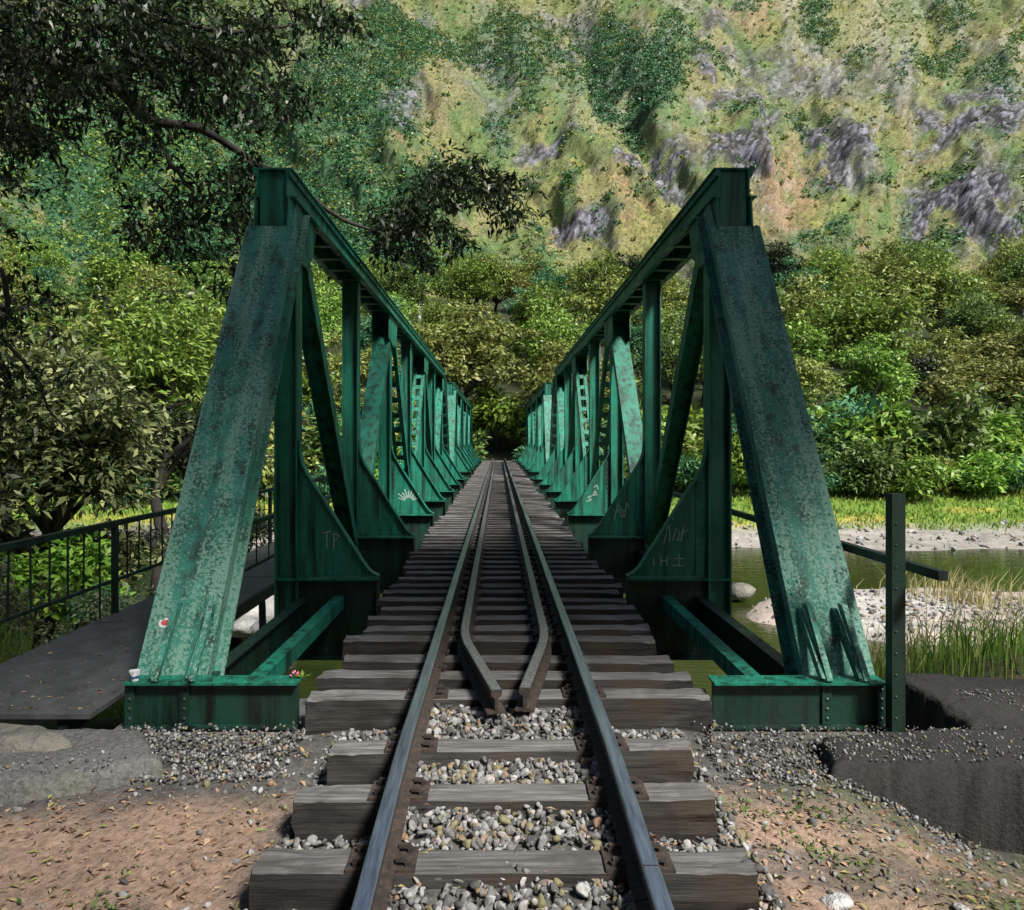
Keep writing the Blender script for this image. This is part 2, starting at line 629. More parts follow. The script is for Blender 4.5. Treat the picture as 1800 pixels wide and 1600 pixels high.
def blob_leaves(rng, centers, radii, n, size, flat=0.5, up=0.7, wr=0.45):
    """leaf faces filling clumps: centers (k,3), radii (k,), n per clump"""
    k = len(centers)
    c = np.repeat(centers, n, axis=0); r = np.repeat(radii, n)
    d = unit(rng.normal(size=(k * n, 3)))
    rr = r * (0.45 + 0.55 * rng.random(k * n) ** 0.5) * (0.85 + 0.3 * rng.random(k * n))
    off = d * rr[:, None]; off[:, 2] *= flat
    P = c + off
    nr = unit(d * (1 - up) + np.array([0, 0, up]) + rng.normal(scale=0.35, size=d.shape))
    D = d * np.array([1, 1, 0.3]) + rng.normal(scale=0.5, size=d.shape) + np.array([0, 0, -0.15])
    L = size * (0.6 + 0.8 * rng.random(k * n))
    return leaves(P, D, nr, L, L * wr)


# ================================================================== GROUND, RIVER, MOUNTAIN
def near_h(X, Y):
    """height of the trodden ground before the bridge"""
    h = -0.40 + 0.05 * (fbm(X * 1.3, Y * 1.3, 5, 4) - 0.5) + 0.035 * (fbm(X * 7, Y * 7, 9, 3) - 0.5)
    slope = -0.06 * (1 - sst(2.2, 3.7, Y))
    bed = sst(0.66, 0.44, np.abs(X)) * 0.138 + sst(1.5, 1.0, np.abs(X)) * 0.045
    ditch = -0.42 * sst(1.6, 2.7, X) * sst(2.5, 3.9, Y)
    return h + slope + bed + ditch


def bank_h(X, Y):
    """height of the valley beyond the abutment and all around"""
    h = np.full_like(X, -0.75)
    h = np.where(Y > 5.2, -0.75 - 3.9 * sst(5.2, 15.5 - 2.0 * np.clip(-X / 10, 0, 1), Y), h)
    # slightly raised shrub bank beside the footbridge
    h += 1.0 * sst(-3.8, -5.5, X) * sst(5, 7, Y) * sst(14, 10, Y)
    # far bank
    yb = 42 + 2.5 * (fbm(X * 0.06, X * 0 + 3.3, 31, 3) - 0.5)
    far = 2.9 * sst(yb - 17, yb + 10, Y)
    h += np.where(Y > 20, far, 0)
    # sandbar on the river side
    dx = (X - 14.5) / 7.4; dy = (Y - 21.6) / 3.0
    h += 1.42 * sst(1.25, 0.9, np.sqrt(dx * dx + dy * dy) + 0.2 * (fbm(X * 0.4, Y * 0.4, 33, 3) - 0.5))
    h += 0.55 * sst(2.9, 4.2, X) * sst(5.0, 6.0, Y) * sst(10.5, 8.0, Y) 
    # forest slope
    h += np.where(Y > 58, (Y - 58) * 0.285 - 4 * 0, 0)
    h += np.where((Y > 28) & (Y < 44), 0.5 * (fbm(X * 0.13, Y * 0.3, 47, 4) - 0.5), 0)
    h += 0.35 * (fbm(X * 0.25, Y * 0.25, 41, 4) - 0.5) + 0.1 * (fbm(X * 1.4, Y * 1.4, 43, 3) - 0.5)
    # behind the camera the valley side climbs
    h += np.where(Y < -6, (-6 - Y) * 0.25, 0)
    return h


def grid(xs, ys):
    X, Y = np.meshgrid(xs, ys)
    nx, ny = len(xs), len(ys)
    i = np.arange(nx * ny).reshape(ny, nx)
    F = np.stack([i[:-1, :-1], i[:-1, 1:], i[1:, 1:], i[1:, :-1]], axis=-1).reshape(-1, 4)
    return X.ravel(), Y.ravel(), F


# near dirt
X, Y, F = grid(np.linspace(-7, 7, 420), np.linspace(-4, 4.72, 270))
Z = near_h(X, Y)
dn = fbm(X * 1.6, Y * 1.6, 71, 4)
dirt = np.array([0.31, 0.218, 0.165]) * (0.6 + 0.8 * dn[:, None])
grav = np.array([0.10, 0.097, 0.092]) * (0.6 + 0.8 * fbm(X * 9, Y * 9, 73, 3)[:, None])
gm = np.maximum(sst(1.2, 0.95, np.abs(X)), sst(3.55, 3.95, Y + 0.5 * (fbm(X * 2, Y * 2, 77, 3) - 0.5)))
gm = np.maximum(gm, sst(0.56, 0.66, fbm(X * 1.1 + 4, Y * 1.1, 79, 4)) * 0.7)
grn = sst(0.55, 0.68, fbm(X * 1.9 + 9, Y * 1.9, 83, 4)) * sst(1.2, 2.0, X) * 0.6
col = dirt * (1 - gm[:, None]) + grav * gm[:, None]
col = col * (1 - grn[:, None]) + np.array([0.10, 0.12, 0.05]) * grn[:, None]
o = link("dirt_ground", np_mesh("dirt_ground", np.stack([X, Y, Z], 1), F, M['dirt'], True, col))
tag(o, kind="structure")

# valley terrain: one sheet reaching under everything, from behind the camera to the mountain foot
ys = np.concatenate([np.linspace(-60, 2, 26), np.linspace(2.6, 30, 170), np.linspace(30.4, 62, 110), np.linspace(63, 215, 100)])
t = np.linspace(-1, 1, 300)
xs = 190 * np.sign(t) * np.abs(t) ** 2.2
X, Y, F = grid(xs, ys)
Z = bank_h(X, Y)
Z = np.where((Y < 4.9), np.minimum(Z, -1.0), Z)
WATER_Z = -3.6
soil = np.array([0.10, 0.085, 0.055])
grass_c = np.array([0.13, 0.21, 0.03])
sand = np.array([0.33, 0.28, 0.25])
gravc = np.array([0.23, 0.22, 0.20])
forest = np.array([0.025, 0.03, 0.014])
nz = fbm(X * 0.5, Y * 0.5, 51, 4)
col = np.tile(soil, (len(X), 1))
k = sst(5.5, 8, Y) * sst(13.5, 10, Y)
col = col * (1 - k[:, None]) + (grass_c * 0.6) * k[:, None]
sb = (np.sqrt(((X - 14.5) / 9.5) ** 2 + ((Y - 21.6) / 3.8) ** 2) < 1.2)
pk = sst(0.45, 0.6, nz)[:, None]
col = np.where(sb[:, None], sand * (1 - pk) + np.array([0.33, 0.325, 0.31]) * pk, col)
k = sst(31.0, 33, Y)[:, None]
col = np.where((Y > 30)[:, None], gravc * (0.75 + 0.5 * nz[:, None]) * k + soil * (1 - k), col)
k = sst(38.2, 41.6, Y + 5.0 * (fbm(X * 0.2, Y * 0.2, 57, 3) - 0.5))[:, None]
yg = sst(0.5, 0.62, fbm(X * 0.3, Y * 0.5, 59, 3))[:, None]
gg = np.array([0.11, 0.19, 0.03]) * (1 - yg) + np.array([0.27, 0.25, 0.05]) * yg
col = np.where((Y > 37)[:, None], col * (1 - k) + gg * k, col)
k = sst(56, 60, Y)[:, None]
col = col * (1 - k) + forest * k
o = link("valley_ground", np_mesh("valley_ground", np.stack([X, Y, Z], 1), F, M['terrain'], True, col))
tag(o, kind="structure")

xs = np.linspace(-190, 190, 60); ysw = np.linspace(8, 52, 30)
X, Y, F = grid(xs, ysw)
o = link("river_water", np_mesh("river_water", np.stack([X, Y, np.full_like(X, WATER_Z)], 1), F, M['water'], True))
tag(o, kind="structure")

# mountain -------------------------------------------------------------
MY0, MY1 = 168.0, 640.0


def mount_base(Y):
    return 40 + 0.86 * (Y - 200) + 12 * np.exp(-((Y - 168) / 25.0) ** 2)


ny, nx = 470, 640
yy = MY0 + (MY1 - MY0) * np.linspace(0, 1, ny) ** 1.15
tt = np.linspace(-0.86, 0.86, nx)
T, Yg = np.meshgrid(tt, yy)
Xg = T * (Yg + 40)
X = Xg.ravel(); Y = Yg.ravel()
# where a feature of the photographed slope sits on the undisplaced slope: (u, v) direction slopes
zb = mount_base(Y)
U = 876 + (X - CX) / Y * 1350
Vv = 775 - (zb - CZ) / Y * 1350
wob = 34 * (fbm(U * 0.018, Vv * 0.018, 101, 4) - 0.5)
wob2 = 34 * (fbm(U * 0.018, Vv * 0.018, 131, 4) - 0.5)


def region(lst, soft=0.35):
    m = np.zeros_like(U)
    for (cx, cy, rx, ry, w) in lst:
        d = np.sqrt(((U + wob * 1.6 - cx) / rx) ** 2 + ((Vv + wob2 * 1.6 - cy) / ry) ** 2)
        m = np.maximum(m, w * sst(1 + soft, 1 - soft, d))
    return m


ROCK = [(1705, 315, 95, 62, 1), (1690, 190, 110, 48, .9), (1480, 220, 62, 62, .95), (1150, 266, 85, 28, 1), (1195, 320, 34, 34, .9),
        (965, 228, 60, 16, .95), (1010, 362, 65, 24, .9), (690, 205, 60, 26, .7), (830, 115, 45, 42, .75), (1258, 110, 46, 100, .8),
        (1310, 230, 70, 90, .85), (1065, 425, 70, 42, .8), (1785, 405, 35, 60, .9), (1400, 110, 110, 55, .7), (640, 10, 120, 22, .8),
        (1000, 30, 70, 45, .6), (1230, 400, 50, 80, .6), (880, 150, 30, 60, .5), (740, 160, 34, 26, .5), (1200, 500, 50, 40, .6), (1560, 130, 60, 60, .5)]
VEG = [(600, 190, 130, 110, .9), (440, 240, 140, 130, 1), (690, 62, 120, 50, .9), (900, 60, 90, 55, .55), (1030, 70, 90, 70, .6), (1420, 455, 95, 42, .9),
       (1590, 470, 65, 46, .9), (600, 340, 140, 90, 1), (790, 430, 120, 50, .8), (250, 250, 260, 260, 1), (1115, 150, 72, 60, 1), (300, 20, 200, 90, .4)]
EARTH = [(1385, 285, 55, 70, .9), (1520, 425, 42, 75, .9), (1120, 305, 60, 30, .7), (740, 250, 90, 22, .5), (1130, 350, 60, 25, .6), (1320, 15, 60, 25, .7), (1610, 430, 60, 30, .4), (760, 150, 60, 60, .3)]
YEL = [(1000, 260, 160, 30, .8), (1180, 360, 90, 60, .9), (1250, 150, 25, 90, .7), (1460, 320, 60, 60, .9), (1650, 450, 150, 60, .7), (930, 320, 60, 60, .7), (1580, 60, 180, 60, .5)]
m_rock = region(ROCK); m_veg = region(VEG); m_earth = region(EARTH, 0.6); m_yel = region(YEL, 0.6)
W2 = U + 1.3 * wob + 14 * (fbm(U * 0.06, Vv * 0.06, 203, 3) - 0.5)
H2 = Vv + 1.3 * wob2 + 14 * (fbm(U * 0.06, Vv * 0.06, 207, 3) - 0.5)
gul = fbm(W2 * 0.010 + H2 * 0.003, H2 * 0.006, 107, 3)
rk = fbm(W2 * 0.022, H2 * 0.034, 109, 5)
m_rock = np.clip(m_rock * sst(0.36, 0.50, rk) + 0.28 * sst(0.62, 0.72, rk) * (1 - m_veg), 0, 1)
m_vegd = np.clip(m_veg * sst(0.20, 0.40, fbm(W2 * 0.04, H2 * 0.04, 113, 4)) + 0.6 * sst(0.54, 0.66, fbm(W2 * 0.016, H2 * 0.022, 117, 4)), 0, 1)
fine = fbm(U * 0.30, Vv * 0.30, 119, 4)
ridge = 1 - np.abs(fbm(W2 * 0.014, H2 * 0.009, 211, 5) - 0.5) * 2
dg = np.abs(fbm((W2 * 0.75 - H2 * 0.66) * 0.0065, (W2 * 0.66 + H2 * 0.75) * 0.0022, 231, 4) - 0.5) * 2
hz = -11 * (1 - sst(0.0, 0.5, dg)) + 7 * (gul - 0.5) * 2 + 3.0 * (ridge - 0.8) + 1.8 * (fine - 0.5) + 2.0 * (fbm(W2 * 0.04, H2 * 0.03, 213, 4) - 0.5)
# cliffs: vertical ribs, cracks and ledges
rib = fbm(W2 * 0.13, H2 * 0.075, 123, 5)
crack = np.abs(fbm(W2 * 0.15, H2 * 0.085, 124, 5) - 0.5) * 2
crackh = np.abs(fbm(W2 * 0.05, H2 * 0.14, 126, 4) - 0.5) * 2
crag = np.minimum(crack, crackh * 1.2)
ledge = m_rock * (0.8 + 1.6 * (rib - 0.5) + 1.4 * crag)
DX = 0; DYn = -0.655; DZn = 0.755
Zm = zb + hz * DZn + ledge * 0.2
Ym = Y + hz * DYn - ledge * 1.0
grassA = np.array([0.225, 0.24, 0.095]); grassB = np.array([0.13, 0.205, 0.075]); tan = np.array([0.30, 0.255, 0.14])
g1 = sst(0.38, 0.62, fbm(W2 * 0.016, H2 * 0.016, 125, 4))[:, None]
g2 = sst(0.52, 0.70, fbm(W2 * 0.04, H2 * 0.03, 127, 4))[:, None]
col = grassA * g1 + grassB * (1 - g1)
col = col * (1 - 0.55 * g2) + tan * 0.55 * g2
col = col * (1 - 0.4 * m_yel[:, None]) + np.array([0.28, 0.285, 0.085]) * 0.4 * m_yel[:, None]
me_ = (m_earth * sst(0.3, 0.55, fbm(U * 0.05, Vv * 0.05, 129, 4)))[:, None]
col = col * (1 - me_) + np.array([0.34, 0.23, 0.14]) * me_
col = col * (1 - m_vegd[:, None]) + np.array([0.05, 0.13, 0.06]) * m_vegd[:, None]
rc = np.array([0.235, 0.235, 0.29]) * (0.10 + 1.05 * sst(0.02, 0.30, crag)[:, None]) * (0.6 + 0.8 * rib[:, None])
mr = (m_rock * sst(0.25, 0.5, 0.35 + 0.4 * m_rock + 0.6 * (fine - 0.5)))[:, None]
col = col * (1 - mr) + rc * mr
grey = (0.28 * sst(300, 0, Vv) * sst(0.4, 0.6, fbm(W2 * 0.02, H2 * 0.02, 215, 4)))[:, None]
col = col * (1 - grey) + np.array([0.30, 0.295, 0.27]) * grey
pale = sst(0.045, 0.012, np.abs(fbm(W2 * 0.012, H2 * 0.006, 217, 4) - 0.5)) * (0.35 * sst(450, 150, Vv)) * sst(900, 1100, U)
col = col * (1 - pale[:, None]) + np.array([0.42, 0.41, 0.38]) * pale[:, None]
col = col * (0.33 + 0.68 * fine[:, None])
i = np.arange(nx * ny).reshape(ny, nx)
F = np.stack([i[:-1, :-1], i[:-1, 1:], i[1:, 1:], i[1:, :-1]], axis=-1).reshape(-1, 4)
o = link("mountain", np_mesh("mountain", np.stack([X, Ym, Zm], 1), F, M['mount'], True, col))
tag(o, kind="structure")

# scrub and woods on the mountain (one far mass)
rng = np.random.default_rng(5)
vis = (U > -120) & (U < 1920) & (Vv > -60) & (Vv < 640)
w = np.where(vis, (m_vegd * 1.0 + 0.07 * (1 - m_rock)) * (1 - 0.9 * m_rock), 0) * (0.35 + (Y / 300.0) ** 2)
idx = rng.choice(len(X), size=24000, p=w / w.sum())
dense = m_vegd[idx]
cen = np.stack([X[idx] + rng.normal(scale=1.0, size=len(idx)), Ym[idx], Zm[idx]], 1)
rad = (0.7 + 2.5 * rng.random(len(idx)) ** 2.0) * (0.28 + 0.85 * dense)
cen[:, 2] += rad * 0.5
dark_teal = (np.abs(U[idx] - 1115) < 80) & (np.abs(Vv[idx] - 150) < 70)
V, F = blob_leaves(rng, cen, rad, 18, 1.0, 0.9, 0.35, 0.75)
me = np_mesh("mountain_woods", V, F, [M['leaf_em'], M['leaf_olive'], M['leaf_dark'], M['leaf_mid'], M['leaf_bright2']])
r_ = rng.random(len(idx))
mi = np.where(dense > 0.45, np.where(r_ < .62, 0, np.where(r_ < 0.8, 3, np.where(r_ < 0.92, 1, 2))), np.where(r_ < .5, 1, np.where(r_ < .85, 3, 0)))
mi = np.where((U[idx] < 330) & (Vv[idx] > 200) & (r_ > 0.45), 4, mi)
mi = np.where(dark_teal, np.where(r_ < 0.75, 0, 2), mi)
me.polygons.foreach_set("material_index", np.repeat(mi, 18).astype(np.int32))
o = link("mountain_woods", me)
tag(o, "green scrub and woods scattered over the steep mountainside", "woods", kind="stuff")

w = np.where(vis, (1 - m_rock) * (1 - 0.8 * m_vegd), 0) * (0.35 + (Y / 300.0) ** 2)
idx = rng.choice(len(X), size=26000, p=w / w.sum())
cen = np.stack([X[idx], Ym[idx], Zm[idx] + 0.1], 1) + rng.normal(scale=0.4, size=(len(idx), 3)) * np.array([1, 0.3, 0.2])
V, F = blob_leaves(rng, cen, 0.30 + 0.55 * rng.random(len(idx)), 6, 0.8, 0.7, 0.6, 0.4)
me = np_mesh("mountain_grass", V, F, [M['tuft'], M['leaf_mid'], M['leaf_olive']])
r_ = rng.random(len(idx))
me.polygons.foreach_set("material_index", np.repeat(np.where(r_ < 0.5, 0, np.where(r_ < 0.75, 1, 2)), 6).astype(np.int32))
o = link("mountain_grass", me)
tag(o, "coarse tussock grass covering the open mountain slope", "grass", kind="stuff")

# ================================================================== TREES
def make_crown(seed, rx, rz, zc, k, n, leaf, flat, matl, name="crown", wr=0.45, shell=0.55, drop=0.35):
    rng = np.random.default_rng(seed)
    d = unit(rng.normal(size=(k, 3)))
    d[:, 2] = np.where(d[:, 2] < -drop, -d[:, 2] * 0.6, d[:, 2])
    r = shell + (1 - shell) * rng.random(k)
    ang = np.arctan2(d[:, 1], d[:, 0])
    lump = 0.82 + 0.28 * np.sin(ang * 3 + seed) + 0.16 * np.sin(ang * 5 + seed * 2.3)
    topl = 1 + 0.3 * np.sin(ang * 2 + seed * 1.7) * (d[:, 2] > 0)
    c = d * r[:, None] * np.array([rx, rx, rz]) * np.stack([lump, lump, topl], 1)
    c[:, 2] += zc
    rad = rx * (0.13 + 0.24 * rng.random(k) ** 1.5)
    V, F = blob_leaves(rng, c, rad, n, leaf, flat, 0.62, wr)
    return np_mesh(name, V, F, matl), c


def make_trunk(seed, h, r, tips, matl, name="trunk", lean=0.06):
    rnd = random.Random(seed)
    mb = MB()
    pts = []; rr = []
    for i in range(7):
        t = i / 6
        pts.append((rnd.uniform(-lean, lean) * h * t, rnd.uniform(-lean, lean) * h * t, -0.4 + t * (h + 0.4)))
        rr.append(r * (1.25 - t * 0.95) if i else r * 1.6)
    mb.tube(pts, rr, 8)
    for tip in tips:
        b = Vector(pts[rnd.choice((3, 4, 5))])
        e = Vector(tip)
        m1 = b.lerp(e, 0.5) + Vector((rnd.uniform(-.4, .4), rnd.uniform(-.4, .4), rnd.uniform(-.1, .5)))
        mb.tube([b, m1, e], [r * 0.5, r * 0.3, r * 0.1], 5)
    return mb.build(name, matl, None, True)


PROTO = []
kinds = [
    ("flat-topped olive tree", 'leaf_olive', 5.2, 2.8, 7.6, 84, 110, 0.36, 0.5),
    ("spreading yellow-green tree", 'leaf_bright2', 4.4, 3.6, 6.6, 80, 110, 0.34, 0.55),
    ("rounded mid-green tree", 'leaf_mid', 4.2, 3.8, 6.2, 78, 110, 0.34, 0.65),
    ("tall emerald-green tree", 'leaf_em', 3.4, 5.0, 7.2, 80, 110, 0.34, 0.7),
    ("dark dense tree", 'leaf_dark', 4.2, 4.4, 6.2, 80, 110, 0.36, 0.6),
    ("broad pale olive tree", 'leaf_olive', 4.8, 3.6, 6.0, 84, 110, 0.38, 0.45),
    ("ragged light green tree", 'leaf_bright2', 3.6, 4.4, 6.4, 66, 110, 0.36, 0.6),
]
for i, (nm, lm, rx, rz, zc, k, n, lf, fl) in enumerate(kinds):
    me, c = make_crown(300 + i, rx, rz, zc, k, n, lf, fl, M[lm])
    root = thing("forest_tree", nm, "tree")
    cr = link("crown", me, root)
    tr = make_trunk(400 + i, zc * 0.95, 0.26, [tuple(c[j]) for j in range(0, 40, 4)], M['bark'] if i % 3 else M['palebark'])
    tr.parent = root
    PROTO.append([root, nm, False])


def place_of(u):
    for lim, s in ((300, "above the footbridge railing"), (470, "beside the footbridge-side end post"), (640, "seen through the footbridge-side truss"), (800, "over the footbridge-side top chord"),
                   (945, "over the track between the trusses"), (1110, "over the river-side top chord"), (1290, "seen through the river-side truss"), (1470, "beside the river-side end post"),
                   (1640, "above the grassy far bank"), (9999, "above the far gravel bar")):
        if u < lim: return s


rows = [(60, 8.5, "front row"), (68, 8.5, "second row"), (78, 9.5, "third row"), (90, 10, "fourth row"), (104, 11, "fifth row"), (121, 12.5, "sixth row"), (141, 14, "seventh row"), (163, 17, "top row")]
rnd = random.Random(21)
used_lab = {}
for ri, (ry, sp, rn) in enumerate(rows):
    x = -0.70 * ry - 6 + rnd.uniform(0, 4)
    while x < 0.74 * ry + 7:
        yj = ry + rnd.uniform(-2.5, 3.0)
        xj = x + rnd.uniform(-1.5, 1.5)
        x += sp * rnd.uniform(0.75, 1.15)
        u = 876 + (xj - CX) / yj * 1350
        if ri == 0 and abs(xj) < 3.4:
            continue
        left = u < 820
        pick = rnd.choices(range(7), (2.5, 3, 2.2, 2, 1.0, 2, 2) if left else (3, 3, 2, 1.2, 0.5, 3, 2))[0]
        if ri == 0: pick = rnd.choices(range(7), (1.5, 2.5, 3, 2.5, 1.5, 2, 2.5))[0]
        if ri >= 4 and left: pick = rnd.choice((2, 3, 3, 1, 6))
        if ri == 1 and 1640 < u < 1760: pick = 4
        root, nm, used = PROTO[pick]
        o = root if not used else copy_tree(root)
        PROTO[pick][2] = True
        s = rnd.uniform(0.7, 1.3) * (1.0 + 0.04 * ri)
        if ri == 0: s *= 0.75
        z = float(bank_h(np.array([xj]), np.array([yj]))[0])
        o.location = (xj, yj, z)
        o.rotation_euler = (0, 0, rnd.uniform(0, 6.28))
        o.scale = (s * rnd.uniform(0.9, 1.15), s * rnd.uniform(0.9, 1.15), s)
        lab = f"{nm} in the forest's {rn}, {place_of(u)}"
        o["label"] = lab; o["category"] = "tree"; o["group"] = f"forest trees, {rn}"

# shrubs along the far bank
SHP = []
for i, (nm, lm) in enumerate((("low mid-green bush", 'leaf_mid'), ("bright green bush", 'leaf_bright'), ("dark green bush", 'leaf_em'), ("olive bush", 'leaf_olive'))):
    me, c = make_crown(500 + i, 1.7, 1.25, 0.9, 26, 90, 0.26, 0.75, M[lm], "foliage", 0.4, 0.3, 0.6)
    root = thing("bank_shrub", nm, "shrub")
    link("foliage", me, root)
    st = MB()
    for a in range(4):
        st.tube([(0, 0, -0.3), (0.5 * math.cos(a * 1.6), 0.5 * math.sin(a * 1.6), 0.8)], [0.05, 0.02], 5)
    st.build("stem", M['bark'], root)
    SHP.append([root, nm, False])
spots = []
x = -38.0
while x < 44:
    spots.append((x, 47.0 + rnd.uniform(-1.5, 2.5), rnd.uniform(0.8, 1.7)))
    x += rnd.uniform(1.6, 2.8)
x = -42.0
while x < 46:
    spots.append((x, 51.0 + rnd.uniform(-1.0, 2.5), rnd.uniform(1.7, 2.7)))
    x += rnd.uniform(2.2, 3.6)
x = -44.0
while x < 48:
    spots.append((x, 56.0 + rnd.uniform(-1.0, 1.5), rnd.uniform(2.3, 3.3)))
    x += rnd.uniform(2.6, 4.0)
for (x, y, s) in spots:
    if abs(x) < (3.2 if s < 1.7 else 6.0): continue
    j = rnd.choices(range(4), (3, 1.5, 3, 1.5))[0]
    root, nm, used = SHP[j]
    o = root if not used else copy_tree(root)
    SHP[j][2] = True
    z = float(bank_h(np.array([x]), np.array([y]))[0])
    o.location = (x, y, z); o.rotation_euler = (0, 0, rnd.uniform(0, 6.28)); o.scale = (s, s, s * rnd.uniform(0.8, 1.2))
    u = 876 + x / y * 1350
    o["label"] = f"{'tall ' if s > 1.7 else ''}{nm} at the far bank's tree edge, {place_of(u)}"
    o["category"] = "shrub"; o["group"] = "shrubs at the forest edge"

# bushes hiding the far end of the track
for (x, y, s, lm, lab) in ((-2.9, 57.8, 1.5, 0, "dark bush crowding the far track end on the footbridge side"), (3.0, 57.8, 1.5, 2, "dark bush crowding the far track end on the river side"),
                           (0.2, 66.0, 2.6, 1, "bright bush closing the track's far end under dark trees")):
    root, nm, used = SHP[lm]
    o = copy_tree(root)
    o.location = (x, y, float(bank_h(np.array([x]), np.array([y]))[0]) + 0.5); o.scale = (s, s, s); o.rotation_euler = (0, 0, x)
    o["label"] = lab; o["category"] = "shrub"

# trees on the near bank beside the footbridge ----------------------------------------
def bank_tree(seed, loc, rx, rz, zc, k, n, leaf, lm, label, flat=0.5, name="bank_tree", wr=0.36, tips=12, r=0.2):
    me, c = make_crown(seed, rx, rz, zc, k, n, leaf, flat, M[lm], "crown", wr, 0.35)
    root = thing(name, label, "tree", loc)
    link("crown", me, root)
    tr = make_trunk(seed + 1, zc, r, [tuple(c[j]) for j in range(0, k, max(1, k // tips))], M['bark'])
    tr.parent = root
    return root


bank_tree(601, (-9.8, 16.5, -3.2), 3.3, 3.7, 4.1, 110, 140, 0.22, 'leaf_mixed', "dark broadleaf tree leaning over the footbridge railing")
bank_tree(611, (-14.0, 20.0, -3.2), 3.6, 4.0, 5.0, 96, 140, 0.24, 'leaf_olive', "olive tree behind the dark one beside the footbridge")
bank_tree(621, (-10.2, 23.0, -3.3), 3.3, 3.0, 6.4, 76, 140, 0.24, 'leaf_bright2', "yellowish olive tree nearest the footbridge-side end post")
bank_tree(631, (-18.5, 29.0, -3.3), 4.4, 4.2, 6.6, 84, 140, 0.27, 'leaf_mid', "tall mid-green tree behind the footbridge's bank trees")
bank_tree(641, (-13.2, 33.0, -3.3), 3.8, 3.8, 4.6, 76, 140, 0.27, 'leaf_dark', "dark tree standing back on the footbridge-side shore")
bank_tree(651, (-6.9, 19.5, -3.5), 1.5, 1.6, 2.2, 34, 110, 0.16, 'leaf_dark', "small dark sapling under the bank trees", r=0.08, tips=6)

# pale bushes under the footbridge railing
for i, (x, y, z, s, lm, lab) in enumerate(((-6.2, 9.0, -1.1, 0.85, 'leaf_pale', "pale bush below the near part of the footbridge railing"),
                                          (-8.2, 10.4, -1.0, 1.1, 'leaf_pale', "large pale bush farthest out from the footbridge"),
                                          (-5.6, 11.5, -2.0, 0.9, 'leaf_pale', "pale bush behind the footbridge railing post"),
                                          (-10.5, 13.5, -1.4, 1.3, 'leaf_bright', "bright green bush out beyond the pale bushes"),
                                          (-4.9, 7.4, -1.35, 0.6, 'leaf_pale', "small pale bush tight against the footbridge deck"),
                                          (-7.4, 14.5, -2.6, 1.0, 'leaf_em', "deep green bush at the water below the footbridge"),
                                          (-9.2, 16.0, -2.6, 1.5, 'leaf_bright', "fresh green bush at the foot of the nearest bank tree"),
                                          (-11.8, 17.0, -2.4, 1.7, 'leaf_pale', "pale grey-green bush under the bank trees"),
                                          (-13.6, 16.0, -2.2, 1.6, 'leaf_bright', "bright bush at the outer side of the bank trees"),
                                          (-10.4, 19.5, -2.6, 1.6, 'leaf_mixed', "dark bush behind the nearest bank tree"))):
    lf = 0.085 if i < 6 else 0.15
    me, c = make_crown(700 + i, 1.25, 0.85, 0.55, 34, 120, lf, 0.7, M[lm], "foliage", 0.42, 0.3, 0.6)
    root = thing("bank_bush", lab, "bush", (x, y, z))
    link("foliage", me, root)
    st = MB()
    for a in range(5):
        st.tube([(0, 0, -0.4), (0.5 * math.cos(a * 1.3), 0.5 * math.sin(a * 1.3), 0.6)], [0.025, 0.008], 5)
    st.build("stem", M['bark']).parent = root
    root.scale = (s, s, s)

# ================================================================== BRIDGE
HW = 2.14
TOPZ = 3.95
CHZ = 3.68
NODES = [4.90, 7.66, 10.94, 14.22, 17.50, 20.78, 24.06, 27.34, 30.10]


def ibeam(mb, p0, p1, w, d, side=(1, 0, 0), t=0.016, mi=0):
    """web faces along the track; flanges at both ends of w"""
    mb.bar(p0, p1, w - 2 * t, t, side, (0, 0), mi)
    mb.bar(p0, p1, t, d, side, (w / 2 - t / 2, 0), mi)
    mb.bar(p0, p1, t, d, side, (-w / 2 + t / 2, 0), mi)


def rivet_row(mb, p0, p1, nrm, step=0.11, r=0.015):
    p0 = Vector(p0); p1 = Vector(p1)
    n = max(2, int((p1 - p0).length / step))
    for i in range(n + 1):
        mb.rivet(p0.lerp(p1, i / n), nrm, r)


def stroke(mb, pts, y, w=0.012, t=0.003):
    for a, b in zip(pts[:-1], pts[1:]):
        mb.bar((a[0], y, a[1]), (b[0], y, b[1]), w, t, (0, 1, 0), (0, 0)) if False else mb.bar((a[0], y, a[1]), (b[0], y, b[1]), t, w, (0, 1, 0))


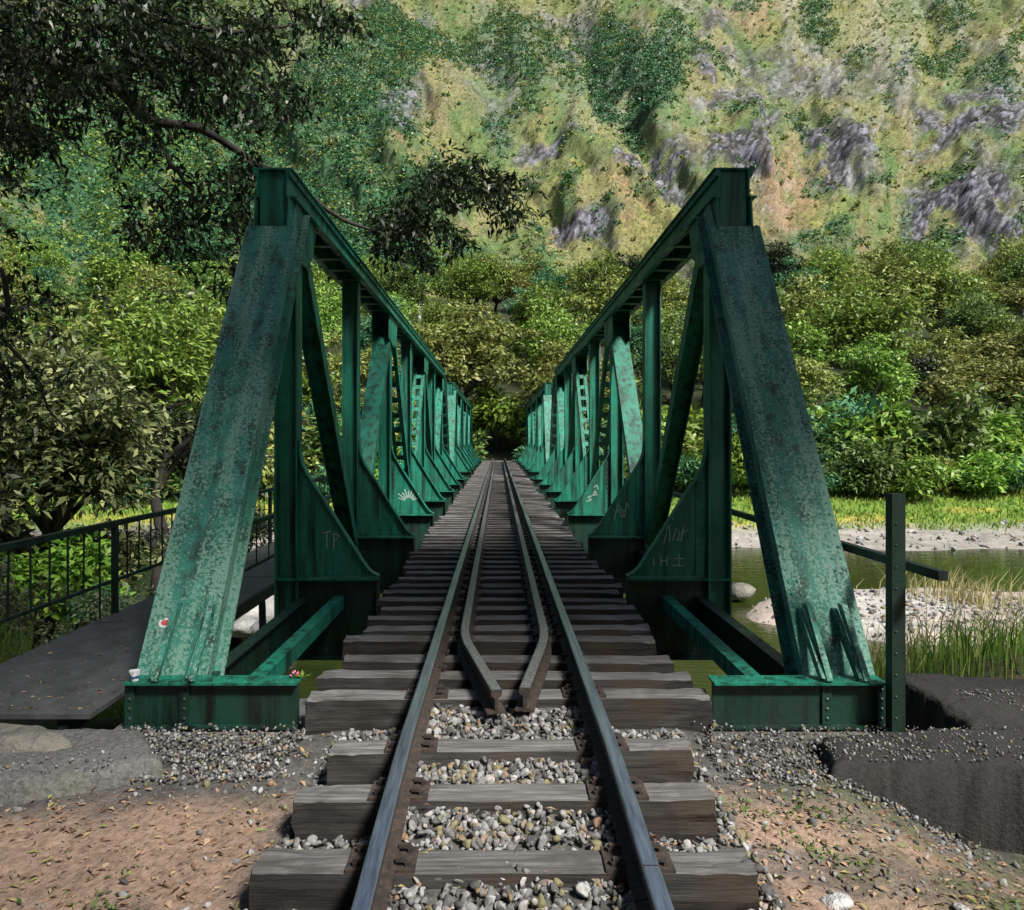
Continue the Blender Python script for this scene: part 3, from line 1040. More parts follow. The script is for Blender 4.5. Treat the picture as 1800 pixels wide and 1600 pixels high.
def build_span(dy, label, detail):
    root = thing("truss_bridge_span", label, "bridge span", (0, NODES[0] + dy, 0), "bridge spans")
    S = M['steel']; L = M['steel_lichen'] if detail else M['steel']
    Yn = [y + dy for y in NODES]
    for s in (-1, 1):
        X0 = s * HW
        # end posts ----------------------------------------------------
        for e in (0, 1):
            sg = 1 if e == 0 else -1
            yb = Yn[0] + 0.02 if e == 0 else Yn[8] - 0.02
            yt = Yn[1] - 0.56 if e == 0 else Yn[7] + 0.56
            zb, zt = -0.10, 3.40
            mb = MB()
            pb, pt = Vector((X0, yb, zb)), Vector((X0, yt, zt))
            d = (pt - pb).normalized()
            nf = Vector((0, -sg * d.z, sg * d.y * sg)) if e == 0 else Vector((0, d.z, -d.y))
            nf = Vector((0, -sg, 0)); nf = (nf - d * nf.dot(d)).normalized()   # outward face normal
            mb.bar(pb, pt, 0.46, 0.016, (1, 0, 0))
            a = Vector((1, 0, 0))
            ext = pt + d * 0.42
            for q in (-1, 1):
                # side channels behind the cover plate
                for (u0, u1, w, h, off) in ((pb, ext, 0.016, 0.24, 0.13),):
                    c0 = u0 + a * (q * 0.17) - nf * off; c1 = u1 + a * (q * 0.17) - nf * off
                    mb.bar(c0, c1, w, h, (1, 0, 0))
                c0 = pb + a * (q * 0.205) - nf * 0.245; c1 = ext + a * (q * 0.205) - nf * 0.245
                mb.bar(c0, c1, 0.085, 0.014, (1, 0, 0))
                mb.bar(pb + a * (q * 0.222) - nf * 0.04, pt + a * (q * 0.222) - nf * 0.04, 0.012, 0.062, (1, 0, 0))
                if e == 0:
                    for xo in (0.20, 0.135):
                        rivet_row(mb, pb + a * (q * xo) + nf * 0.008 + d * 0.3, pt + a * (q * xo) + nf * 0.008, nf, 0.085 if detail else 0.25)
            if e == 0:
                for zz in (0.02, 0.05):
                    rivet_row(mb, pt + a * -0.2 + nf * 0.008 - d * (0.03 + zz * 2), pt + a * 0.2 + nf * 0.008 - d * (0.03 + zz * 2), nf, 0.07)
            for k in range(9):
                c = pb + d * (0.4 + k * 0.44) - nf * 0.256
                mb.bar(c + a * -0.21, c + a * 0.21, 0.10, 0.008, tuple(d))
            ep = mb.build("end_post", L, root)
            # base brackets
            br = MB()
            for q in (-0.20, 0.03):
                x = X0 + q * s * 1.0 + 0.03 * s
                y0 = yb - sg * 0.01
                f = Yn[0] - 0.10 if e == 0 else Yn[8] + 0.10
                br.prism([(f, -0.075), (y0 + sg * 0.30, 0.30), (y0 + sg * 0.20, 0.30), (f - sg * 0.05, -0.05)], 'X', x - 0.012, x + 0.012)
                br.prism([(f - sg * .05, -0.075), (y0 + sg * 0.22, 0.34), (y0 + sg * 0.14, 0.34), (f - sg * 0.07, -0.06)], 'X', x + 0.014, x + 0.05)
            br.build("base_bracket", L, ep)
        # top chord ----------------------------------------------------
        ya, yb = Yn[1] - 0.55, Yn[7] + 0.55
        mb = MB()
        mb.box(X0 - 0.19, X0 + 0.19, ya, yb, TOPZ - 0.016, TOPZ)
        for q in (-1, 1):
            x = X0 + q * 0.135
            mb.box(x - 0.008, x + 0.008, ya, yb, CHZ + 0.012, TOPZ - 0.018)
            x2 = X0 + q * 0.165
            mb.box(x2 - 0.035, x2 + 0.045 if q > 0 else x2 + 0.035, ya, yb, CHZ - 0.002, CHZ + 0.010)
            x3 = X0 + q * 0.158
            mb.box(x3 - 0.013, x3 + 0.013, ya, yb, TOPZ - 0.075, TOPZ - 0.019)
        if detail:
            for q in (-1, 1):
                for zz in (CHZ + 0.04, TOPZ - 0.05):
                    for k in range(46):
                        y = ya + 0.1 + k * 0.14
                        mb.rivet((X0 - s * 0.1445 if zz < TOPZ - .06 else X0 - s * 0.172, y, zz), (-s, 0, 0), 0.014)
        bt = mb
        for yq in (ya + 0.05, yb - 0.05):
            mb.box(X0 - 0.125, X0 + 0.125, yq - 0.006, yq + 0.006, CHZ - 0.26, TOPZ - 0.02)
        k = ya + 0.5
        while k < yb:
            bt.box(X0 - 0.15, X0 + 0.15, k, k + 0.10, CHZ - 0.014, CHZ - 0.004)
            k += 0.62
        mb.build("top_chord", S, root)
        # gusset plates under the chord at the odd nodes
        for i in (1, 3, 5, 7):
            mb = MB()
            for q in (-1, 1):
                x = X0 + q * 0.155
                y = Yn[i]
                pl = [(y - 0.55, CHZ - .004), (y + 0.5, CHZ - .004), (y + 0.36, CHZ - 0.36), (y + 0.08, CHZ - 0.52), (y - 0.12, CHZ - 0.52), (y - 0.62, CHZ - 0.44)]
                mb.prism(pl, 'X', x - 0.007, x + 0.007)
                if i < 4:
                    for a_ in range(5):
                        for b_ in range(4):
                            mb.rivet((x + q * 0.007 if q == s else x - s * .007, y - 0.42 + a_ * 0.19, CHZ - 0.07 - b_ * 0.09), (-s, 0, 0), 0.013)
            mb.build("gusset_plate", S, root)
        # verticals ----------------------------------------------------
        for i in range(1, 8):
            mb = MB()
            ibeam(mb, (X0, Yn[i], -0.62), (X0, Yn[i], CHZ - 0.02), 0.225, 0.20)
            if i < 4 and detail:
                for q in (-1, 1):
                    rivet_row(mb, (X0 + q * 0.085, Yn[i] - 0.008, -0.1), (X0 + q * 0.085, Yn[i] - 0.008, CHZ - 0.1), (0, -1, 0), 0.16, 0.011)
            mb.build("vertical_post", S, root)
        # diagonals ----------------------------------------------------
        for (i, j) in ((1, 2), (3, 2), (3, 4), (5, 4), (5, 6), (7, 6)):
            up = j < i                     # leans back from its foot: shows its face to the near end
            yt = Yn[i] + (0.14 if j > i else -0.16)
            yb = Yn[j] + (-0.16 if j > i else 0.16)
            p0 = Vector((X0, yb, 0.02)); p1 = Vector((X0, yt, CHZ - 0.12))
            mb = MB()
            if up and i in (3, 7):
                w = 0.30
                mb.bar(p0, p1, w, 0.012, (1, 0, 0), (0, 0.0))
                for q in (-1, 1):
                    mb.bar(p0, p1, 0.014, 0.15, (1, 0, 0), (q * (w / 2 - .01), 0.082))
            elif up or (i, j) == (3, 4):
                w = 0.27
                for q in (-1, 1):
                    mb.bar(p0, p1, 0.075, 0.012, (1, 0, 0), (q * (w / 2 - .035), 0.0))
                    mb.bar(p0, p1, 0.012, 0.14, (1, 0, 0), (q * (w / 2 - .003), 0.077))
                n = 12
                for k in range(n):
                    c = p0.lerp(p1, (k + 0.5) / n)
                    mb.bar(c + Vector((-w / 2 + 0.03, 0, 0)), c + Vector((w / 2 - 0.03, 0, 0)), 0.13, 0.008, tuple((p1 - p0).normalized()), (0, -0.011))
            else:
                ibeam(mb, p0, p1, 0.215, 0.17)
            mb.build("diagonal", S, root)
        # bottom chord
        mb = MB()
        x = s * 1.965
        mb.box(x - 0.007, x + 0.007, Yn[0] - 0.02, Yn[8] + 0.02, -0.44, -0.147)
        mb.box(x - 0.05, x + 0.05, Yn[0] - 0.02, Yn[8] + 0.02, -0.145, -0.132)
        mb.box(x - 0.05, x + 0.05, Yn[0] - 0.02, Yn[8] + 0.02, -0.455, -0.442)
        mb.build("bottom_chord", M['steel_shaded'], root)
        # knee braces on the floor beams
        for i in range(1, 8):
            y = Yn[i] - 0.02
            xi = s * (HW - 0.1145)
            xt = s * 1.26
            mb = MB()
            cv = [(xi - s * 0.006, 1.42), (xi - s * 0.012, 1.28), (xi - s * 0.045, 1.16), (xi - s * 0.10, 1.06), (xt + s * 0.16, 0.26), (xt + s * 0.09, 0.155), (xt + s * 0.04, 0.105), (xt - s * 0.03, 0.072)]
            mb.prism([(xi, 0.065)] + cv[::-1] + [(xi, 1.42)], 'Y', y - 0.006, y + 0.006)
            for (a0, a1) in zip(cv[:-1], cv[1:]):
                mb.bar((a0[0], y, a0[1] + 0.006), (a1[0], y, a1[1] + 0.006), 0.11, 0.014, (0, 1, 0))
            if detail and i < 5:
                rivet_row(mb, (cv[3][0] + s * 0.06 - s * 0.1, y - 0.007, cv[3][1] - 0.04), (cv[4][0] + s * 0.05, y - 0.007, cv[4][1] - 0.03), (0, -1, 0), 0.075, 0.012)
                rivet_row(mb, (xi - s * 0.06, y - 0.007, 0.11), (xt + s * 0.2, y - 0.007, 0.11), (0, -1, 0), 0.07, 0.013)
                rivet_row(mb, (xi - s * 0.05, y - 0.007, 0.16), (xi - s * 0.05, y - 0.007, 1.0), (0, -1, 0), 0.07, 0.013)
                mb.box(min(xi - s * 0.11, xi), max(xi - s * 0.11, xi), y - 0.016, y - 0.0065, 0.09, 1.05)
                rivet_row(mb, (xi - s * 0.055, y - 0.016, 0.13), (xi - s * 0.055, y - 0.016, 1.0), (0, -1, 0), 0.085, 0.015)
            kb = mb.build("knee_brace", S, root)
            if detail and (i, s) in ((1, 1), (2, 1), (3, -1), (3, 1), (1, -1)):
                g = MB(); yy_ = y - 0.0085
                bx = {(1, 1): 1.60, (2, 1): 1.60, (3, 1): 1.58, (3, -1): -1.70, (1, -1): -1.80}[(i, s)]
                bz = 0.30
                if (i, s) == (1, 1):     # scratched looping name and a row of strokes
                    for pts in ([(0, .10), (.05, .34), (.06, .12)], [(.0, .30), (.10, .35)], [(.09, .13), (.12, .25), (.16, .2), (.13, .13), (.17, .14)], [(.17, .12), (.2, .33), (.19, .2), (.24, .24)],
                                [(-.10, -.12), (-.10, -.04)], [(-.03, -.12), (-.03, -.02)], [(.03, -.12), (.03, -.02)], [(-.03, -.07), (.03, -.07)], [(.08, -.12), (.2, -.12)], [(.1, -.05), (.2, -.05)], [(.15, -.12), (.15, .0)]):
                        stroke(g, [(bx + a_, bz + b_) for a_, b_ in pts], yy_, 0.010)
                elif (i, s) == (2, 1):
                    for pts in ([(0, 0), (.05, .22), (.09, .18), (.04, .1)], [(.08, .05), (.1, .15), (.14, .12), (.1, .03), (.15, .06)], [(.15, .04), (.18, .24), (.22, .16)]):
                        stroke(g, [(bx + a_, bz + b_) for a_, b_ in pts], yy_, 0.010)
                elif (i, s) == (3, -1):  # starburst scribble
                    for k in range(9):
                        a_ = 0.35 + k * 0.31
                        stroke(g, [(bx + .07 * math.cos(a_), bz + .07 * math.sin(a_)), (bx + (.2 + .04 * (k % 2)) * math.cos(a_), bz + (.2 + .04 * (k % 2)) * math.sin(a_))], yy_, 0.022)
                elif (i, s) == (3, 1):
                    for pts in ([(0, 0), (.1, .03), (.02, .08), (.1, .1)], [(.12, .1), (.16, .2), (.2, .12), (.14, .12)], [(.14, .26), (.2, .3), (.22, .22)]):
                        stroke(g, [(bx + a_, bz + b_) for a_, b_ in pts], yy_, 0.016)
                else:
                    for pts in ([(0, .2), (.1, .22), (.05, .22), (.05, .05)], [(.12, .05), (.12, .2), (.18, .18), (.12, .12)]):
                        stroke(g, [(bx + a_, bz + b_) for a_, b_ in pts], yy_, 0.008)
                g.build("graffiti", M['chalk'], kb)
        # short outrigger in the end panel
        mb = MB()
        ibeam(mb, (s * 1.62, Yn[0] + 0.08, -0.185), (s * 1.62, Yn[1] - 0.05, -0.185), 0.09, 0.11, (1, 0, 0))
        mb.box(s * 1.62 - 0.05, s * 1.62 + 0.05, Yn[0] + 0.09, Yn[1] - 0.05, -0.126, -0.114)
        mb.build("outrigger", S, root)
    # floor beams ------------------------------------------------------
    for i in range(1, 8):
        y = Yn[i]
        mb = MB()
        poly = [(-2.25, -0.72), (2.25, -0.72), (2.25, 0.045), (1.255, 0.045), (1.255, -0.40), (-1.255, -0.40), (-1.255, 0.045), (-2.25, 0.045)]
        # web in three pieces
        for (x0, x1, zt) in ((-2.25, -1.255, 0.045), (-1.255, 1.255, -0.40), (1.255, 2.25, 0.045)):
            mb.box(x0, x1, y - 0.007, y + 0.007, -0.72, zt)
        for x0, x1 in ((-2.25, -1.25), (1.25, 2.25)):
            mb.box(x0, x1, y - 0.12, y + 0.12, 0.046, 0.060)
        for x in (-1.245, 1.245):
            mb.box(x - 0.008, x + 0.008, y - 0.075, y + 0.075, -0.40, 0.044)
        mb.box(-2.25, 2.25, y - 0.12, y + 0.12, -0.735, -0.721)
        if detail and i < 4:
            for q in (-1, 1):
                rivet_row(mb, (q * 1.30, y - 0.007, -0.02), (q * 2.15, y - 0.007, -0.02), (0, -1, 0), 0.075, 0.013)
                rivet_row(mb, (q * 1.29, y - 0.007, -0.66), (q * 2.15, y - 0.007, -0.66), (0, -1, 0), 0.075, 0.013)
                for k in range(9):
                    mb.rivet((q * (1.3 + k * 0.07), y - 0.09, 0.06), (0, 0, 1), 0.012)
        fl_ = mb.build("floor_beam", [M['steel_shaded'], S], root)
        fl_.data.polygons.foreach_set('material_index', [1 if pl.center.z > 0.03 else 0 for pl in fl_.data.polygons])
    for e in (0, 8):
        y = Yn[e] - 0.10 if e == 0 else Yn[e] + 0.10
        f = -1 if e == 0 else 1
        for q in (-1, 1):
            mb = MB()
            x0, x1 = sorted((q * 1.29, q * 2.36))
            mb.box(x0, x1, y - 0.008, y + 0.008, -0.345, -0.092)
            mb.box(x0, x1, y - 0.065, y + 0.10, -0.090, -0.076)
            mb.box(x0, x1, y - 0.07, y + 0.07, -0.362, -0.347)
            for x in (2.34 * q, 2.0 * q):
                mb.box(x - 0.03, x + 0.03, y + f * 0.011, y + f * 0.024, -0.343, -0.094)
                for k in range(4):
                    mb.rivet((x, y + f * 0.024, -0.13 - k * 0.06), (0, f, 0), 0.014)
            rivet_row(mb, (q * 1.33, y - 0.03, -0.076), (q * 2.3, y - 0.03, -0.076), (0, 0, 1), 0.09, 0.013)
            rivet_row(mb, (q * 1.33, y + 0.06, -0.076), (q * 2.3, y + 0.06, -0.076), (0, 0, 1), 0.09, 0.013)
            eb = mb.build("end_floor_beam", [M['steel_shaded'], M['steel']], root)
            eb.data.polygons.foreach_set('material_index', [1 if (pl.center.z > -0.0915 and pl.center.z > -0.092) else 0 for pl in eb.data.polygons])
    for s in (-1, 1):
        mb = MB()
        mb.box(s * 0.62 - 0.012, s * 0.62 + 0.012, Yn[0] - 0.08, Yn[8] + 0.08, -0.70, -0.41)
        mb.box(s * 0.62 - 0.13, s * 0.62 + 0.13, Yn[0] - 0.08, Yn[8] + 0.08, -0.408, -0.392)
        mb.build("stringer", S, root)
    return root


near_span = build_span(0.0, "green riveted steel truss span, nearest of two, lichen on its end posts", True)
far_span = build_span(26.2, "farther green steel truss span, beyond the midstream pier", False)

# oval sticker on the footbridge-side end post
ep = [o for o in near_span.children if o.name.startswith("end_post")][0]
pb = Vector((-HW, 4.92, -0.10)); pt = Vector((-HW, 7.10, 3.40)); d = (pt - pb).normalized()
nf = Vector((0, -1, 0)); nf = (nf - d * nf.dot(d)).normalized()
cen = pb + d * 0.36 + Vector((-0.115, 0, 0)) + nf * 0.0095
for nm, rx_, ry_, m_, off in (("sticker", 0.048, 0.034, 'white', 0.0), ("sticker_print", 0.030, 0.019, 'red', 0.0016)):
    mb = MB()
    vs = [cen + nf * off + Vector((1, 0, 0)) * rx_ * math.cos(k * math.pi / 12) + d * ry_ * math.sin(k * math.pi / 12) for k in range(24)]
    vs2 = [v + nf * 0.001 for v in vs]
    mb.add(vs + vs2, [tuple(range(24, 48))] + [(k, (k + 1) % 24, (k + 1) % 24 + 24, k + 24) for k in range(24)])
    mb.build(nm, M[m_], ep)

# pier between the spans and the far abutment
def stone_block(name, label, cat, x0, x1, y0, y1, z0, z1, matl, taper=0.0, jit=0.02, seg=0.35):
    bm = bmesh.new()
    bmesh.ops.create_cube(bm, size=1.0)
    n = max(1, int(max(x1 - x0, y1 - y0) / seg / 2))
    bmesh.ops.subdivide_edges(bm, edges=bm.edges[:], cuts=min(n, 8), use_grid_fill=True)
    rnd = random.Random(name + label)
    for v in bm.verts:
        t = v.co.z + 0.5
        k = 1 + taper * (1 - t)
        v.co = Vector(((x0 + x1) / 2 + v.co.x * (x1 - x0) * k, (y0 + y1) / 2 + v.co.y * (y1 - y0) * k, z0 + t * (z1 - z0)))
        v.co += Vector([rnd.uniform(-jit, jit) for _ in range(3)])
    me = bpy.data.meshes.new(name)
    bm.to_mesh(me); bm.free()
    me.materials.append(matl)
    o = link(name, me)
    return tag(o, label, cat)


stone_block("bridge_pier", "stone pier in the river carrying both spans", "pier", -2.7, 2.7, 29.75, 31.45, -5.0, -0.75, M['concrete'], 0.08)
stone_block("bridge_abutment", "far concrete abutment under the end of the farther span", "abutment", -3.4, 3.4, 56.1, 60.0, -4.2, -0.75, M['concrete'])
stone_block("bridge_abutment", "near concrete abutment buried under the ballast and first end beam", "abutment", -2.44, 2.44, 4.62, 5.35, -3.0, -0.375, M['concrete'], 0.0, 0.006)

# ================================================================== TRACK
def rail_dz(y):
    if y < 3.7: return -0.09 * min(1.0, ((3.7 - y) / 1.3)) ** 1.3
    return 0.0


def rail_obj(name, label, cat, path, head_m, parent=None, h=0.135, headw=0.062, group=None):
    """rail section swept along (x,y) points"""
    prof = [(-headw / 2, 0), (-headw / 2 + 0.006, 0.004), (headw / 2 - 0.006, 0.004), (headw / 2, 0), (headw / 2, -0.032), (0.009, -0.046), (0.009, -h + 0.022), (0.056, -h + 0.012), (0.056, -h),
            (-0.056, -h), (-0.056, -h + 0.012), (-0.009, -h + 0.022), (-0.009, -0.046), (-headw / 2, -0.032)]
    mb = MB()
    n = len(prof)
    vs = []
    for i, (x, y) in enumerate(path):
        a = path[max(i - 1, 0)]; b = path[min(i + 1, len(path) - 1)]
        dx, dy = b[0] - a[0], b[1] - a[1]
        l = math.hypot(dx, dy)
        nxv, nyv = dy / l, -dx / l
        for (u, z) in prof:
            vs.append((x + nxv * u, y + nyv * u, z - 0.004 + rail_dz(y)))
    fs = []; mi = []
    for i in range(len(path) - 1):
        for k in range(n):
            k2 = (k + 1) % n
            fs.append((i * n + k, i * n + k2, (i + 1) * n + k2, (i + 1) * n + k)); mi.append(1 if k in (0, 1, 2) else 0)
    fs.append(tuple(range(n))); mi.append(0)
    fs.append(tuple(range((len(path) - 1) * n, len(path) * n))[::-1]); mi.append(0)
    base = len(mb.v)
    mb.v = vs; mb.f = fs; mb.m = mi
    o = mb.build(name, [M['rust'], M[head_m]])
    bm = bmesh.new(); bm.from_mesh(o.data); bmesh.ops.recalc_face_normals(bm, faces=bm.faces); bm.to_mesh(o.data); bm.free()
    return tag(o, label, cat, group)


G = 0.4875
def ys_path(x, y0, y1):
    ys_ = [y0]
    while ys_[-1] < y1 - 0.3:
        ys_.append(ys_[-1] + (0.2 if ys_[-1] < 4.5 else 2.0))
    ys_[-1] = y1
    return [(x, y) for y in ys_]


rail_obj("running_rail", "long polished running rail on the footbridge side of the track", "rail", ys_path(-G, 0.6, 62), 'railtop', group="running rails")
rail_obj("running_rail", "long polished running rail on the river side, beyond the rail joint", "rail", ys_path(G, 2.69, 62), 'railtop', group="running rails")
rail_obj("running_rail", "short piece of running rail before the joint, at the bottom of the view", "rail", ys_path(G, 0.6, 2.683), 'railtop', group="running rails")


def guard_path(s, endx, y0):
    pts = []
    xb = 0.30
    yb = 5.62
    for k in range(34):
        y = y0 + (6.3 - y0) * k / 33
        # straight nose, rounded bend, then parallel to the running rail
        slope = (xb - endx) / (yb - y0)
        u = yb - y; c = 0.30
        off = slope * (u if u > c else 0 if u < -c else (u + c) ** 2 / (4 * c))
        pts.append((s * (xb - off), y))
    pts += [(s * xb, y) for y in (6.6, 7.5, 10, 20, 40, 57)]
    return pts


rail_obj("guard_rail", "inner guard rail bending in from the footbridge side to a blunt nose", "guard rail", guard_path(-1, 0.055, 4.38), 'guardtop', group="guard rails")
rail_obj("guard_rail", "inner guard rail bending in from the river side to a blunt nose", "guard rail", guard_path(1, 0.105, 4.42), 'guardtop', group="guard rails")


# sleepers ----------------------------------------------------------------------------
def sleeper_mesh(seed, L, w, h):
    rng = np.random.default_rng(seed)
    nx_, nw, nh = 46, 5, 4
    bm = bmesh.new()
    bmesh.ops.create_grid(bm, x_segments=1, y_segments=1, size=0.5)
    bm.free()
    V = []; Fq = []
    xs_ = np.linspace(-L / 2, L / 2, nx_)
    ring = [(-w / 2 + w * i / nw, h / 2) for i in range(nw)] + [(w / 2, h / 2 - h * i / nh) for i in range(nh)] + [(w / 2 - w * i / nw, -h / 2) for i in range(nw)] + [(-w / 2, -h / 2 + h * i / nh) for i in range(nh)]
    n = len(ring)
    ph = rng.random(n) * 50
    for ix, x in enumerate(xs_):
        for k, (y, z) in enumerate(ring):
            g = (fbm(np.array([x * 3.0 + seed]), np.array([ph[k]]), 7, 4)[0] - 0.5) * 0.018
            e = 0.0
            endf = max(0, 1 - (L / 2 - abs(x)) / 0.35)
            g2 = (fbm(np.array([x * 9.0 + seed * 3]), np.array([ph[k]]), 8, 3)[0] - 0.5) * 0.05 * endf
            cor = 0.94 if (abs(abs(y) - w / 2) < 1e-6 and abs(abs(z) - h / 2) < 1e-6) else 1.0
            xx = x + ((rng.random() - 0.5) * 0.02 if ix in (0, nx_ - 1) else 0)
            V.append((xx, y * cor + g + g2 * 0.6, z * (0.97 if cor < 1 else 1) - h / 2 + g * 0.7 + (g2 if z > 0 else 0) * 0.7 - abs(g2) * 0.4))
    for ix in range(nx_ - 1):
        for k in range(n):
            k2 = (k + 1) % n
            Fq.append((ix * n + k, (ix + 1) * n + k, (ix + 1) * n + k2, ix * n + k2))
    me = bpy.data.meshes.new("timber")
    me.from_pydata(V, [], Fq + [tuple(range(n)), tuple(range(len(V) - n, len(V)))[::-1]])
    me.materials.append(M['wood']); me.materials.append(M['wood_shaded'])
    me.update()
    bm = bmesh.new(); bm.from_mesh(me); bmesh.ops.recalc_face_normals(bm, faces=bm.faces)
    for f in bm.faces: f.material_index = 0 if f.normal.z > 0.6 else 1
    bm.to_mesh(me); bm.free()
    return me


def plate_mesh(xc):
    mb = MB()
    mb.box(xc - 0.13, xc + 0.13, -0.085, 0.085, 0.004, 0.018)
    for q in (-1, 1):
        for r_ in (-0.05, 0.05):
            mb.tube([(xc + q * 0.098, r_, 0.016), (xc + q * 0.098, r_, 0.034)], [0.014, 0.016], 6)
            mb.box(xc + q * 0.078 - 0.022, xc + q * 0.078 + 0.022, r_ - 0.011, r_ + 0.011, 0.034, 0.046)
    me = bpy.data.meshes.new("tie_plate")
    me.from_pydata(mb.v, [], mb.f); me.materials.append(M['rust']); me.update()
    return me


PLM = [plate_mesh(-G), plate_mesh(G)]


def spike_mesh():
    mb = MB()
    for xc in (-G, G, -0.30, 0.30):
        for q in (-1, 1):
            mb.tube([(xc + q * 0.075, q * 0.05, -0.01), (xc + q * 0.075, q * 0.05, 0.03)], [0.012, 0.014], 6)
            mb.box(xc + q * 0.068 - 0.024, xc + q * 0.068 + 0.024, q * 0.05 - 0.014, q * 0.05 + 0.014, 0.026, 0.042)
    me = bpy.data.meshes.new("spikes")
    me.from_pydata(mb.v, [], mb.f); me.materials.append(M['rust']); me.update()
    return me


def one_spike(xc, q):
    mb = MB()
    mb.tube([(xc + q * 0.07, q * 0.05, -0.01), (xc + q * 0.07, q * 0.05, 0.03)], [0.012, 0.015], 6)
    mb.box(xc + q * 0.062 - 0.026, xc + q * 0.062 + 0.026, q * 0.05 - 0.015, q * 0.05 + 0.015, 0.026, 0.044)
    me = bpy.data.meshes.new("rail_spike")
    me.from_pydata(mb.v, [], mb.f); me.materials.append(M['rust']); me.update()
    return me


SPK = [one_spike(xc, q) for xc in (-G, G, -0.30, 0.30) for q in (-1, 1)]
TIM_G = [sleeper_mesh(40 + i, 1.86, 0.185, 0.19) for i in range(3)]
TIM_B = [sleeper_mesh(60 + i, 2.48, 0.20, 0.23) for i in range(5)]
rs = random.Random(3)


def sleeper(y, mesh, label, group, dx=0.0, rz=0.0, plates=True, spikes=False, dz=0.0, sx=1.0, sy=1.0):
    root = thing("timber_sleeper", label, "sleeper", (dx, y, -0.142 - 0.004 + rail_dz(y) + dz), group)
    root.rotation_euler = (rs.uniform(-.015, .015), rs.uniform(-.006, .006), rz)
    tb = link("timber", mesh, root); tb.scale = (sx, sy, 1)
    tb.location = (0, 0, -0.004)
    if plates:
        for m_ in PLM:
            p = link("tie_plate", m_, root); p.location = (-dx, 0, -0.010)
    if spikes:
        for j, m_ in enumerate(SPK):
            if j >= 4 and y < 5.9: continue
            p = link("rail_spike", m_, root); p.location = (-dx + rs.uniform(-.006, .006), rs.uniform(-.02, .02), -0.006)
    return root


gl = "sleepers bedded in the ballast"
sleeper(2.38, TIM_G[2], "ballast sleeper cut by the bottom of the view", gl, 0.03, 0.01)
sleeper(2.95, TIM_G[0], "lowest full grey sleeper, its far end sunk in brown soil", gl, -0.02, 0.004, sx=1.02)
sleeper(3.46, TIM_G[1], "smooth grey ballast sleeper with a brown end face", gl, -0.02, -0.006)
sleeper(3.96, TIM_G[2], "cracked ballast sleeper just before the bridge timbers", gl, 0.02, 0.028, sx=0.99)
bl = "timber bridge sleepers"
sleeper(4.80, TIM_B[0], "thick split timber standing out at the front edge of the deck", bl, 0.02, 0.006, True, True, -0.01)
sleeper(5.16, TIM_B[1], "second bridge timber, splintered along its footbridge-side end", bl, 0.0, -0.012, False, True)
sleeper(5.54, TIM_B[2], "third bridge timber, shorter, edged with a pale strip", bl, 0.02, 0.0, False, True, 0, 0.95)
spans = ((6.9, "in the dark gap before the first floor beam"), (10.94, "between the first and second floor beams"), (14.22, "between the second and third floor beams"), (17.5, "between the third and fourth floor beams"),
         (20.78, "between the fourth and fifth floor beams"), (24.06, "between the fifth and sixth floor beams"), (30.5, "near the far end of the nearer span"), (44, "on the near half of the farther span"), (99, "at the tiny far end of the deck"))
y = 6.10
i = 0
while y < 61.5:
    where = next(t for lim, t in spans if y < lim)
    if y < 8.2:
        ordn = ["first", "second", "third", "fourth", "fifth", "sixth", "seventh"][i]
        lab = f"{ordn} ragged-ended sleeper beyond the guard rail bend, counting away from the viewer" if i else "ragged-ended sleeper right under the guard rail bend"
        if y >= 8.2: lab = f"grey timber sleeper {where}"
    else:
        lab = f"evenly spaced grey timber sleeper {where}"
    sleeper(y, TIM_B[i % 5], lab, bl if y < 8.2 else f"deck sleepers {where}", rs.uniform(-.05, .05), rs.uniform(-.012, .012), False, y < 11, rs.uniform(-.008, .004), rs.uniform(0.96, 1.02), rs.uniform(0.92, 1.05))
    y += 0.395 + rs.uniform(-.02, .02)
    i += 1

# ballast stones, chips and litter -----------------------------------------------------
bm = bmesh.new(); bmesh.ops.create_icosphere(bm, subdivisions=2, radius=1.0)
bm.verts.ensure_lookup_table()
ICO_V = np.array([v.co[:] for v in bm.verts]); ICO_F = np.array([[v.index for v in f.verts] for f in bm.faces]); bm.free()
bm = bmesh.new(); bmesh.ops.create_icosphere(bm, subdivisions=1, radius=1.0)
bm.verts.ensure_lookup_table()
ICS_V = np.array([v.co[:] for v in bm.verts]); ICS_F = np.array([[v.index for v in f.verts] for f in bm.faces]); bm.free()


def rand_rot(rng, n):
    q = unit(rng.normal(size=(n, 4)))
    w, x, y, z = q.T
    return np.stack([np.stack([1 - 2 * (y * y + z * z), 2 * (x * y - z * w), 2 * (x * z + y * w)], -1),
                     np.stack([2 * (x * y + z * w), 1 - 2 * (x * x + z * z), 2 * (y * z - x * w)], -1),
                     np.stack([2 * (x * z - y * w), 2 * (y * z + x * w), 1 - 2 * (x * x + y * y)], -1)], 1)


def stones_mesh(name, rng, P, S, matl, big=False):
    BV, BF = (ICO_V, ICO_F) if big else (ICS_V, ICS_F)
    n = len(P)
    # angular stones: cut the ball with a few random planes
    V = np.repeat(BV[None], n, 0).copy()
    for _ in range(8):
        pn = unit(rng.normal(size=(n, 3)))
        dcut = rng.uniform(0.28, 0.75, n)
        dd = np.einsum('nvk,nk->nv', V, pn) - dcut[:, None]
        V -= np.clip(dd, 0, None)[..., None] * pn[:, None, :]
    V *= (S[:, None] * rng.uniform(0.55, 1.3, (n, 3)))[:, None, :]
    V = np.einsum('nij,nvj->nvi', rand_rot(rng, n), V) + P[:, None, :]
    F = BF[None] + (np.arange(n) * len(BV))[:, None, None]
    return np_mesh(name, V.reshape(-1, 3), F.reshape(-1, 3), matl)


